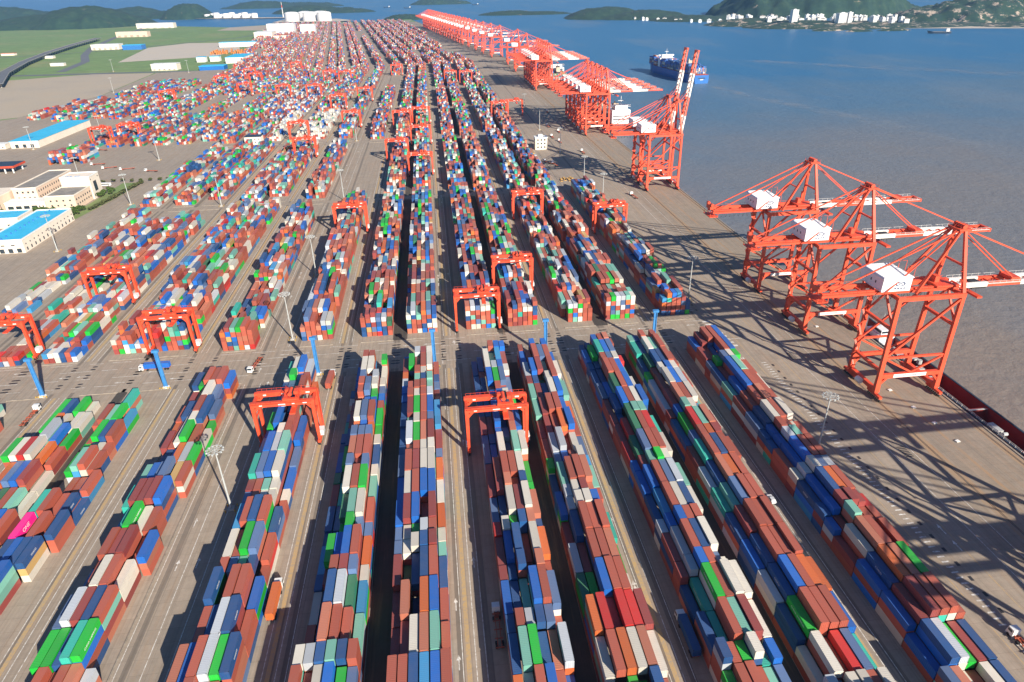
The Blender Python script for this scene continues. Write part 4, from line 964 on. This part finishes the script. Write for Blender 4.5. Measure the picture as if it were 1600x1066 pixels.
block('office_hut', 'white two-storey hut with dark flat roof among pale stacks', -230.5, -211, 866, 880, 9, 'cream2', 'hull_dark', [('S', 2.0, 1.4, 1.3, fr(-228, -214, 4)), ('S', 5.6, 1.4, 1.3, fr(-228, -214, 4))])
gate = [('canopy', MB().box(-474, -446, 766, 790, 6.5, 8.2).mesh('canopy', 'hull_dark')), ('fascia', MB().box(-474.3, -445.7, 765.5, 766, 5.9, 8.0).box(-446, -445.5, 766, 790, 5.9, 8.0).mesh('fascia', 'redroof'))]
for x in (-471, -464, -457, -449): gate.append(('pillar', MB().box(x, x+1, 768, 769.2, 0, 6.5).mesh('pillar', 'white'))); gate.append(('pillar', MB().box(x, x+1, 786, 787.2, 0, 6.5).mesh('pillar', 'white')))
thing('gate_canopy', 'gate canopy with dark roof and red fascia on white pillars', 'gate', gate)
def plain(label, x, y, w, dpt, h, wall='cream2', roof='white', nm='building', n=0, group=None):
    wins = [('S', 1.2+3.6*k, w*0.09, 1.6, fr(x-w/2+w*0.06, x+w/2-w*0.16, 5)) for k in range(n)]
    return block(nm, label, x-w/2, x+w/2, y, y+dpt, h, wall, roof, wins, group, 0.8, 0.6, z=-0.36)
plain('white low building beside the elevated road bend', -1085, 2600, 90, 40, 16, n=2)
plain('blue-roofed open pavilion on the grass by the white building', -985, 2565, 62, 40, 14, 'bluebox', 'cyan')
plain('cream long building under the green hill', -1270, 3340, 130, 40, 20, 'cream', 'cream2', n=2)
plain('white clustered building by the mud water', -1440, 4130, 190, 50, 24, n=1)
plain('pale green-white storage hall at the yard corner', -640, 1828, 60, 30, 14, n=1)
plain('small white hut on the grass below the elevated road', -985, 2040, 34, 14, 6)
plain('small blue-white cube building by sand clearing', -608, 2020, 22, 22, 12, 'tank', 'cyan')
plain('blue-white cube building beside its small twin', -575, 2030, 24, 22, 12, 'tank', 'cyan')
plain('blue and white warehouse west of the far stacks', -505, 1960, 46, 110, 14, 'tank', 'cyan')
plain('wide cyan canopy shed at the yard fence', -520, 1796, 58, 34, 9, 'hull_blue', 'cyan')
plain('white flat shed beyond the orange heap', -640, 2560, 120, 40, 14, 'tank', 'cyan')
plain('white factory hall at the far yard edge', -640, 2980, 70, 90, 22)
plain('tall white mill building at the far yard edge', -610, 3190, 110, 60, 42, 'tank', 'white', n=2)
plain('white mill annex beside the tall mill', -500, 3200, 60, 50, 36, 'tank', 'white', n=1)
plain('red-roofed small hall near the mill', -560, 2890, 50, 30, 14, 'cream2', 'redroof')
me = MB(); 
for i in range(60):
    x = -650+random.random()*120; y0 = 2255+random.random()*60; h = random.uniform(4, 11); me.box(x, x+2.4, y0, y0+12, -0.3, h)
tag(link('orange_pallet_stacks', me.mesh('orange_pallet_stacks', 'orange_stack')), 'orange stacked frames beside the white sheds', 'stacks', None, 'stuff')
for x, y0, w in ((-1480, 2420, 60), (-1330, 2470, 40), (-1600, 2380, 50), (-1430, 1900, 50), (-1390, 1840, 40), (-1130, 2300, 30)): plain('small low house scattered beside the elevated road', x, y0, w, 16, 6, 'cream2', 'redroof' if w == 40 else 'white', 'house', group='scattered low houses')
# elevated road: deck, parapets and piers
vp = [(-880, 1560), (-985, 1790), (-1085, 2080), (-1180, 2420), (-1260, 2780), (-1330, 3150)]
dk, pr = MB(), MB(); P = []
for a, b in zip(vp[:-1], vp[1:]):
    dk.beam((a[0], a[1], 9.0), (b[0], b[1], 9.0), 22, 1.4)
    t = (Vector(b)-Vector(a)); n_ = Vector((-t.y, t.x)).normalized()
    for s in (-1, 1): pr.beam((a[0]+n_.x*10.8*s, a[1]+n_.y*10.8*s, 10.2), (b[0]+n_.x*10.8*s, b[1]+n_.y*10.8*s, 10.2), 0.5, 1.1)
    k = int(t.length/32)
    for i in range(k):
        q = Vector(a)+t*(i+0.5)/k; P.append(('pier', MB().box(q.x-6, q.x-4, q.y-1, q.y+1, -0.4, 8.3).box(q.x+4, q.x+6, q.y-1, q.y+1, -0.4, 8.3).box(q.x-7, q.x+7, q.y-1.2, q.y+1.2, 7.4, 8.35).mesh('pier', 'concrete')))
thing('elevated_road', 'elevated concrete road on piers crossing the green plain', 'viaduct', [('deck', dk.mesh('deck', 'asphalt')), ('parapet', pr.mesh('parapet', 'concrete'))]+P)
# tanks
def tank(x, y, r_, h, label, group):
    n = 24; mb = MB().cyl((0, 0, -0.4), (0, 0, h), r_, r_, n, caps=False)
    k = len(mb.v); 
    dm = MB(); rings = 4
    for i in range(rings):
        rr = r_*math.cos(i/rings*math.pi/2); zz = h+r_*0.22*math.sin(i/rings*math.pi/2)
        for j in range(n): dm.v.append((rr*math.cos(2*PI*j/n), rr*math.sin(2*PI*j/n), zz))
    dm.v.append((0, 0, h+r_*0.22))
    for i in range(rings-1):
        for j in range(n): dm.f.append((i*n+j, i*n+(j+1) % n, (i+1)*n+(j+1) % n, (i+1)*n+j)); dm.mi.append(0)
    for j in range(n): dm.f.append(((rings-1)*n+j, (rings-1)*n+(j+1) % n, rings*n)); dm.mi.append(0)
    dm.v = [tuple(v) for v in dm.v]
    thing('storage_tank', label, 'tank', [('shell', mb.mesh('shell', 'tank', smooth=False)), ('dome', dm.mesh('dome', 'tank', smooth=True)), ('rim', MB().cyl((0, 0, h-1.2), (0, 0, h+0.2), r_+0.6, r_+0.6, n, caps=False).mesh('rim', 'cream2'))], (x, y, 0), 0, group)
for x, y in ((-800, 4600), (-690, 4580), (-600, 4540), (-735, 4690), (-640, 4670)): tank(x, y, 42, 42, 'huge white domed gas tank at the far western shore', 'domed gas tanks')
for i in range(11): tank(-1560+i*37, 5560-i*18+(i % 2)*40, 22, 20+(i % 3)*5, 'small white oil tank on the far pier', 'oil tanks on the far pier')
sheet('tank_island', [(-900, 4480), (-520, 4360), (-420, 4500), (-560, 4820), (-900, 4860)], -0.3, 'sand')
sheet('pier', [(-1640, 5500), (-1100, 5240), (-880, 5180), (-860, 5260), (-1120, 5420), (-1640, 5640)], -1.0, 'sand')
thing('lattice_tower', 'thin red-white lattice tower on the far pier', 'tower', [('shaft', MB().cyl((0, 0, -1), (0, 0, 95), 4, 1.2, 4).mesh('shaft', 'crane_white')), ('band', MB().cyl((0, 0, 60), (0, 0, 76), 2.7, 2.2, 4).mesh('band', 'crane'))], (-985, 5330, 0))

# ---------------------------------------------------------------- hills and islands
from mathutils import noise as mn
def hill(name, label_pts, base, mat, nx=90, ny=46, seed=0, rough=0.16, z0=-6.0, shore=None):
    """terrain from a few overlapping humps (cx, cy, rx, ry, height), broken up by fractal noise"""
    x0 = min(p[0]-p[2]*1.5 for p in label_pts); x1 = max(p[0]+p[2]*1.5 for p in label_pts)
    y0 = min(p[1]-p[3]*1.5 for p in label_pts); y1 = max(p[1]+p[3]*1.5 for p in label_pts)
    V = []; F = []
    for j in range(ny+1):
        for i in range(nx+1):
            x = x0+(x1-x0)*i/nx; y_ = y0+(y1-y0)*j/ny; z = 0
            wx = 0.22*mn.fractal(Vector((x/190+seed, y_/190, seed*1.7)), 1.0, 2.0, 4)
            for cx, cy, rx, ry, h in label_pts:
                q = ((x-cx)/rx)**2+((y_-cy)/ry)**2+wx
                if q < 1.6: z = max(z, h*max(0.0, 1-q/1.15)**0.85)
            if z > 0.3:
                z += rough*max(q_[4] for q_ in label_pts)*0.5*mn.fractal(Vector((x/75+seed, y_/75, 3.1)), 0.9, 2.1, 6)*min(1, z/14)
                z += min(1, z/9)*3.2*mn.fractal(Vector((x/16, y_/16, seed)), 0.8, 2.0, 4)
            V.append((x, y_, base+z if z > 0.25 else z0))
    for j in range(ny):
        for i in range(nx):
            k = j*(nx+1)+i; f = (k, k+1, k+nx+2, k+nx+1)
            if any(V[a][2] > z0+0.1 for a in f): F.append(f)
    me = bpy.data.meshes.new(name); me.from_pydata(V, [], F); me.materials.append(M[mat]); me.polygons.foreach_set('use_smooth', [True]*len(F)); me.update()
    return tag(link(name, me), kind='structure')
hill('green_hill', [(-1960, 4600, 300, 330, 104), (-2230, 4560, 330, 240, 62), (-1760, 4640, 150, 230, 48), (-2600, 4500, 300, 160, 26)], -1, 'hill', seed=1)
hill('far_hill', [(-3450, 6500, 420, 330, 92), (-3050, 6550, 300, 260, 50)], -5, 'hill', seed=2)
hill('far_hill', [(-2240, 6050, 300, 240, 76), (-1980, 6000, 260, 200, 44)], -5, 'hill', seed=3)
hill('wooded_hill', [(-1730, 5680, 175, 200, 98), (-1560, 5640, 120, 130, 34)], -5, 'hill', seed=4)
hill('far_island', [(-1800, 8600, 420, 300, 70), (-1300, 8700, 360, 260, 46)], -5, 'hill', seed=5)
hill('far_island', [(-930, 6300, 300, 220, 60), (-640, 6250, 220, 160, 36)], -5, 'hill', seed=6)
hill('headland', [(-120, 4560, 130, 130, 27), (-40, 4600, 90, 100, 16)], -3, 'hill', seed=7)
hill('far_island', [(110, 8300, 240, 200, 62), (330, 8300, 190, 160, 44)], -5, 'hill', seed=8)
hill('green_island', [(560, 4880, 190, 150, 24), (760, 4820, 190, 130, 16)], -5, 'hill', seed=9)
hill('green_island', [(1010, 4050, 230, 210, 58), (1190, 3900, 260, 190, 40), (1330, 3560, 200, 170, 22)], -5, 'hill', seed=10)
hill('town_shore', [(1420, 3060, 190, 160, 24), (1530, 2840, 220, 170, 22), (1730, 2760, 260, 190, 16), (1640, 2640, 170, 80, 7), (1980, 2700, 280, 150, 9), (2350, 2560, 300, 150, 9)], -5, 'rockhill', nx=130, ny=70, seed=11)
hill('mountain', [(2110, 3880, 500, 480, 225), (1760, 3800, 190, 200, 30), (2480, 3850, 260, 300, 60)], -5, 'hill', nx=120, ny=80, seed=12, rough=0.10)
hill('rocky_hill', [(2420, 2960, 330, 260, 82), (2720, 2950, 420, 300, 105), (2180, 2980, 190, 180, 44), (2960, 2760, 300, 260, 84)], -5, 'rockhill', nx=130, ny=80, seed=13, rough=0.34)
hill('rocky_islet', [(1690, 2475, 60, 26, 8)], -5, 'rockhill', nx=24, ny=12, seed=14)
hill('rocky_islet', [(1560, 2480, 50, 22, 6)], -5, 'rockhill', nx=24, ny=12, seed=15)
hill('rocky_islet', [(1485, 2560, 60, 26, 8)], -5, 'rockhill', nx=24, ny=12, seed=16)
sheet('beach', [(1790, 2560), (2060, 2420), (2420, 2270), (2800, 2130), (2850, 2330), (2420, 2480), (2060, 2610), (1850, 2680)], -4.6, 'sand')
def town(x, y, w, dpt, h, label, group, z=2):
    P = [('wall', MB().box(-w/2, w/2, -dpt/2, dpt/2, -8, h).mesh('wall', 'tank')), ('roof', MB().box(-w/2-0.6, w/2+0.6, -dpt/2-0.6, dpt/2+0.6, h, h+1.2).box(-w*0.2, w*0.15, -dpt*0.2, dpt*0.25, h+1.2, h+3.6).mesh('roof', 'roofgrey' if random.random() < 0.4 else 'white'))]
    bands = MB(); k = 2.0
    while k < h-2: bands.box(-w/2+1, w/2-1, -dpt/2-0.12, -dpt/2-0.02, k, k+1.3); k += 3.4
    P.append(('window_band', bands.mesh('window_band', 'glass')))
    thing('town_building', label, 'building', P, (x, y, z), random.uniform(-0.4, 0.4), group)
town(1470, 2800, 26, 18, 52, 'tall slim white apartment tower in the island town', None, 6)
town(1640, 2740, 44, 20, 38, 'wide grey-white apartment slab in the island town', None, 6)
town(1668, 2735, 16, 16, 40, 'white stair tower beside the wide apartment slab', None, 6)
town(1760, 2720, 24, 20, 26, 'square white block near the island beach', None, 4)
town(1820, 2690, 20, 16, 22, 'smaller white block nearest the island beach', None, 4)
for i in range(95):
    a = random.random(); x = 1380+a*560+random.uniform(-40, 40); y = 3060-a*330+random.uniform(-70, 330)
    town(x, y, random.uniform(10, 24), random.uniform(9, 15), random.uniform(6, 16), 'low white house in the island town', 'low houses of the island town', random.uniform(6, 15))
for i in range(14): town(1080+i*26+random.uniform(-9, 9), 3720-i*48+random.uniform(-20, 30), random.uniform(10, 20), 10, random.uniform(5, 9), 'low white house along the green island shore', 'low houses along the green island shore', 0)

# ---------------------------------------------------------------- ships
def hull_mesh(L, B, D, name, mats, bow=0.16, sheer=3.0, flare=0.0):
    """lofted hull: stations from stern (y=0) to bow (y=L); z=0 waterline, deck at D"""
    mb = MB(); n = 22; prof = [(-1.0, 0.80), (0.0, 0.93), (D*0.35, 1.0), (D, 1.0)]
    for i in range(n+1):
        t = i/n
        k = 1.0 if t < 1-bow*1.6 else max(0.02, 1-((t-(1-bow*1.6))/(bow*1.6))**2.1)
        ks = 1.0 if t > 0.10 else 0.86+1.4*t
        for side in (1, -1):
            for z, f in prof:
                kk = k if z >= D*0.9 else k**1.5
                zz = z+(sheer*max(0, t-0.8)/0.2 if z > 1 else 0)
                mb.v.append((side*B/2*f*kk*ks, L*t+(4.0*(z/D) if t > 0.97 else 0), zz))
    m8 = 8
    for i in range(n):
        for s0 in (0, 4):
            for j in range(3):
                a = i*m8+s0+j; f = (a, a+m8, a+m8+1, a+1); mb.f.append(f if s0 == 0 else f[::-1]); mb.mi.append(0)
        mb.f.append((i*m8+3, (i+1)*m8+3, (i+1)*m8+7, i*m8+7)); mb.mi.append(1)
    mb.f.append((0, 1, 2, 3, 7, 6, 5, 4)); mb.mi.append(0)
    return mb.mesh(name, *mats)
def cargo(rows, B, dz, pal=None):
    out = []
    ncol = int(B/2.5)
    for y0, tiers in rows:
        for c in range(ncol):
            for k in range(max(0, tiers-random.choice((0, 0, 0, 1)))): out.append((-ncol*1.25+c*2.5, y0, dz+k*2.62, 12.19, 2.6, (pal or rcol)()))
    return out
def container_ship(x, y, rz, L, B, D, label, hull, pal=None, tiers=4, z=-5.0, brow=0.62):
    rows = []; yv = 16.0
    while yv < L-30:
        if not (L*brow-3 < yv+6 < L*brow+16): rows.append((yv, max(1, tiers+random.choice((-1, 0, 0, 1))-(1 if yv > L*0.8 else 0))))
        yv += 14.0
    cm = bulk('deck_cargo', cargo(rows, B-1.5, D+0.9, pal), False)
    sup = MB().box(-B/2+1, B/2-1, L*brow, L*brow+11, D, D+17).box(-B/2+5, B/2-5, L*brow+1, L*brow+10, D+17, D+23).box(-B/2-0.6, B/2+0.6, L*brow+6, L*brow+9.5, D+20, D+22.6)
    win = MB().box(-B/2+5.1, B/2-5.1, L*brow+10.0, L*brow+10.1, D+20.3, D+22).box(-B/2+2, B/2-2, L*brow-0.1, L*brow-0.02, D+5, D+6.2).box(-B/2+2, B/2-2, L*brow-0.1, L*brow-0.02, D+9, D+10.2)
    fun = MB().box(-3.5, 3.5, L*0.22, L*0.22+9, D, D+21).box(-2.2, -0.8, L*0.22+2, L*0.22+4, D+21, D+24)
    mst = MB().cyl((0, L*brow+5, D+23), (0, L*brow+5, D+34), 0.5, 0.25, 6).box(-4, 4, L*brow+4.8, L*brow+5.2, D+28, D+28.5).cyl((0, L-9, D+3), (0, L-9, D+15), 0.5, 0.3, 6)
    lash = MB(); yv = 15.2
    while yv < L-30:
        for xx in np.arange(-B/2+0.8, B/2, 5.0): lash.box(xx-0.2, xx+0.2, yv, yv+0.5, D, D+9)
        lash.box(-B/2+0.6, B/2-0.6, yv, yv+0.5, D+5, D+5.4).box(-B/2+0.6, B/2-0.6, yv, yv+0.5, D+8.7, D+9); yv += 14.0
    P = [('hull', hull_mesh(L, B, D, 'hull', (hull, 'redroof')), (0, 0, 0), 0.0, [('name_plate', MB().box(-B*0.22, B*0.22, -0.15, -0.05, D*0.58, D*0.70).mesh('name_plate', 'hull_dark')), ('home_port', MB().box(-B*0.1, B*0.1, -0.15, -0.05, D*0.42, D*0.50).mesh('home_port', 'white'))]),
         ('superstructure', sup.mesh('superstructure', 'house'), (0, 0, 0), 0.0, [('window', win.mesh('window', 'glass'))]), ('funnel', fun.mesh('funnel', 'beige')), ('radar_mast', mst.mesh('radar_mast', 'white')), ('lashing_bridge', lash.mesh('lashing_bridge', 'beige')), ('deck_cargo', cm)]
    t = thing('container_ship', label, 'ship', P, (x, y, z), rz)
    for o in t.children:
        if o.name.startswith('deck_cargo'): o['kind'] = 'stuff'
container_ship(513, 1290, math.radians(5.0), 250, 33, 15.0, 'blue-hulled container ship sailing away across the channel', 'hull_blue', lambda: random.choice('bbnnbssrwbn'), 6, brow=0.66)
container_ship(245.5, 868, 0.0, 170, 26, 9.0, 'container ship moored under the first tight crane row', 'hull_dark', None, 2, brow=0.06)
container_ship(246, 1290, 0.0, 230, 32, 13.0, 'larger container ship moored under the second tight crane row', 'hull_dark', None, 3, brow=0.3)
# open-hold barge at the near quay
bl, bw = 150.0, 9.6
bg_ = MB()
bg_.box(0, 0.5, 0, bl, -1, 5.0).box(bw-0.5, bw, 0, bl, -1, 6.6).box(0.5, bw-0.5, 0, bl, -1, 0.2)
bh = [('hull', bg_.mesh('hull', 'hull_red')), ('bulwark_rail', MB().box(-0.15, 0.65, 0, bl, 5.0, 5.3).box(bw-0.65, bw+0.15, 0, bl, 6.6, 6.9).mesh('bulwark_rail', 'hull_dark'))]
for yv in (0.3, 32, 62, 90, 112): bh.append(('bulkhead', MB().box(0.5, bw-0.5, yv, yv+1.4, 0.2, 5.6).mesh('bulkhead', 'hull_red'))); bh.append(('gangway', MB().box(0.4, bw-0.4, yv-0.2, yv+0.6, 5.6, 5.75).mesh('gangway', 'grey')))
wh = MB().box(0.6, bw-0.6, 127, 139, 0.2, 8.0).box(1.6, bw-1.6, 128, 135, 8.0, 10.6)
bh.append(('wheelhouse', wh.mesh('wheelhouse', 'house'), (0, 0, 0), 0.0, [('window', MB().box(1.9, bw-1.9, 127.9, 127.97, 9.0, 10.2).box(1.53, 1.59, 128.4, 134.6, 9.0, 10.2).mesh('window', 'glass')), ('signal_mast', MB().cyl((bw/2, 133, 10.6), (bw/2, 133, 18), 0.14, 0.06, 6).mesh('signal_mast', 'white'))]))
bh.append(('deck_gear', MB().box(1, 4, 96, 99, 5.2, 6.4).cyl((6, 103, 5.2), (6, 103, 7.2), 1.2).box(1, 8, 106, 109, 5.1, 6.0).box(2, 3, 116, 120, 5.2, 6.6).mesh('deck_gear', 'grey')))
bh.append(('winch', MB().cyl((1.2, 44, 6.0), (3.0, 44, 6.0), 0.8).box(0.9, 3.3, 46, 52, 5.0, 6.2).box(0.9, 2.4, 20, 30, 5.0, 6.4).mesh('winch', 'grey')))
rl = MB()
for k in range(50): rl.box(0.05, 0.13, k*3.0, k*3.0+0.08, 5.3, 6.4)
rl.box(0.05, 0.13, 0, bl, 6.35, 6.43).box(0.05, 0.13, 0, bl, 5.85, 5.92); bh.append(('railing', rl.mesh('railing', 'white')))
thing('barge', 'open-hold barge with red hold moored at the near quay', 'barge', bh, (221.6, 152, -5.0))
for x, y, lab in ((1760, 2270, 'grey cargo boat off the island beach'), (560, 7600, 'white ship far out past the crane line'), (-120, 7000, 'white ship far out beyond the headland'), (-330, 7400, 'tiny white ship far out west of the headland')):
    thing('cargo_boat', lab, 'boat', [('hull', xform(hull_mesh(70, 12, 6, 'hull', ('hull_dark', 'beige')), Matrix.Rotation(1.2, 4, 'Z'))), ('deckhouse', xform(MB().box(-4, 4, 6, 16, 6, 15).mesh('deckhouse', 'house'), Matrix.Rotation(1.2, 4, 'Z')))], (x, y, -5))
# churned water behind the ship and along an older track
def wake(name, pts, w0, w1):
    mb = MB(); E_ = []
    n = len(pts)
    for i, p in enumerate(pts):
        a = Vector(pts[max(0, i-1)]); b = Vector(pts[min(n-1, i+1)]); t = (b-a).normalized(); nr = Vector((-t.y, t.x)); w = w0+(w1-w0)*i/(n-1)
        for s, e in ((-1, 0), (-0.35, 1), (0.35, 1), (1, 0)): mb.v.append((p[0]+nr.x*w*s, p[1]+nr.y*w*s, -4.9)); E_.append(e*(1-0.75*i/(n-1)))
    for i in range(n-1):
        for j in range(3): mb.f.append((4*i+j, 4*i+j+1, 4*i+j+5, 4*i+j+4)); mb.mi.append(0)
    me = mb.mesh(name, 'foam'); at = me.attributes.new('edge', 'FLOAT_COLOR', 'POINT'); at.data.foreach_set('color', np.repeat(np.array(E_), 4))
    tag(link(name, me), kind='structure')
wake('ship_wake', [(513, 1286), (525, 1190), (548, 1060), (580, 930), (610, 800), (628, 680), (640, 560)], 8, 42)
wake('old_wake', [(780, 1650), (900, 1500), (1010, 1390), (1100, 1300), (1200, 1210), (1320, 1120)], 30, 60)

# ---------------------------------------------------------------- trees and hedge by the offices
def tree_meshes(seed, h, rad, n, leafmat):
    rs = np.random.RandomState(seed)
    tr = MB().cyl((0, 0, -0.4), (0, 0, h*0.45), 0.28, 0.16, 7)
    for k in range(5):
        a = rs.uniform(0, 6.28); tr.cyl((0, 0, h*(0.28+0.04*k)), (math.cos(a)*rad*0.6, math.sin(a)*rad*0.6, h*(0.6+0.05*k)), 0.12, 0.05, 5)
    cl = [(rs.uniform(-.6, .6)*rad, rs.uniform(-.6, .6)*rad, h*(0.5+rs.uniform(0, .38)), rad*rs.uniform(.35, .62)) for _ in range(8)]
    mb = MB()
    for i in range(n):
        c = cl[rs.randint(len(cl))]; v = rs.normal(size=3); v = v/np.linalg.norm(v)*c[3]*rs.uniform(.6, 1.08)
        p = Vector((c[0]+v[0], c[1]+v[1], c[2]+v[2]*0.8)); s = rs.uniform(.22, .5)
        q = Matrix.Rotation(rs.uniform(0, 6.28), 3, 'Z') @ Matrix.Rotation(rs.uniform(-1, 1), 3, 'X')
        mb.poly([p+q @ Vector(w) for w in ((-s, -s*.7, 0), (s, -s*.7, 0), (s*.8, s*.7, s*.2), (-s*.8, s*.7, s*.2))])
    return tr.mesh('trunk', 'bark'), mb.mesh('crown', leafmat)
TV = [tree_meshes(1, 6.5, 3.0, 650, 'leaf'), tree_meshes(2, 5.0, 2.6, 550, 'leaf'), tree_meshes(3, 3.4, 2.0, 420, 'leaf2')]
def tree(x, y, v, label, group): thing('broadleaf_tree', label, 'tree', [('trunk', TV[v][0]), ('crown', TV[v][1])], (x, y, 0.0), random.uniform(0, 6), group)
for i in range(20): tree(-374+i*2.2+random.uniform(-1, 1), 601+random.uniform(-4, 5), random.choice((0, 1)), 'green broadleaf tree between offices and warehouse', 'trees between offices and warehouse')
for i in range(9): tree(-313+random.uniform(-3, 6), 588+i*2.2, random.choice((0, 0, 1)), 'bright green tree at the warehouse corner', 'trees at the warehouse corner')
for i in range(30): tree(-302+i*0.35+random.uniform(-1, 1), 606+i*3.1, 2, 'low dull hedge tree along the office fence', 'hedge trees along the office fence')
for i in range(10): tree(-340+i*9, 704+random.uniform(-2, 2), 2, 'small shrub lining the gate road', 'shrubs lining the gate road')
for i in range(8): tree(-310+random.uniform(-4, 4), 648+i*3, 1, 'green tree beside the office tower', 'trees beside the office tower')
sheet('lawn', [(-346, 592), (-305, 582), (-297, 640), (-292, 700), (-312, 700), (-314, 608), (-376, 610), (-376, 596)], 0.02, 'grass')
BUSP = [('body', MB().box(-1.25, 1.25, -5.5, 5.5, 0.5, 3.2).mesh('body', 'cab_white')), ('window', MB().box(-1.28, 1.28, -5.0, 5.0, 1.6, 2.6).mesh('window', 'glass'))]
for y in (-4, 4):
    for x in (-1.1, 1.1): BUSP.append(('wheel', WH, (x, y, 0.52)))
thing('bus', 'white bus parked behind the office wing', 'bus', BUSP, (-343, 698, 0.01), 1.5)
thing('bus', 'white bus parked toward the office tower', 'bus', BUSP, (-325, 692, 0.01), 1.45)
thing('bus', 'white bus parked at the office west side', 'bus', BUSP, (-384, 690, 0.01), 1.5)

# ---------------------------------------------------------------- haze
hz = MB().box(-60500, 60500, -3500, 60500, -10.0, 265.0).mesh('haze')
mh = bpy.data.materials.new('haze_air'); mh.use_nodes = True; mh.node_tree.nodes.clear()
pv = mh.node_tree.nodes.new('ShaderNodeVolumePrincipled'); pv.inputs['Density'].default_value = HAZE if 'HAZE' in globals() else 0.000042
pv.inputs['Color'].default_value = (0.32, 0.60, 1.0, 1); pv.inputs['Anisotropy'].default_value = 0.2
mo = mh.node_tree.nodes.new('ShaderNodeOutputMaterial'); mh.node_tree.links.new(pv.outputs[0], mo.inputs['Volume'])
hz.materials.append(mh)
ho = tag(link('haze', hz), 'thin pale haze lying over the whole terminal and sea', 'haze', None, 'stuff')
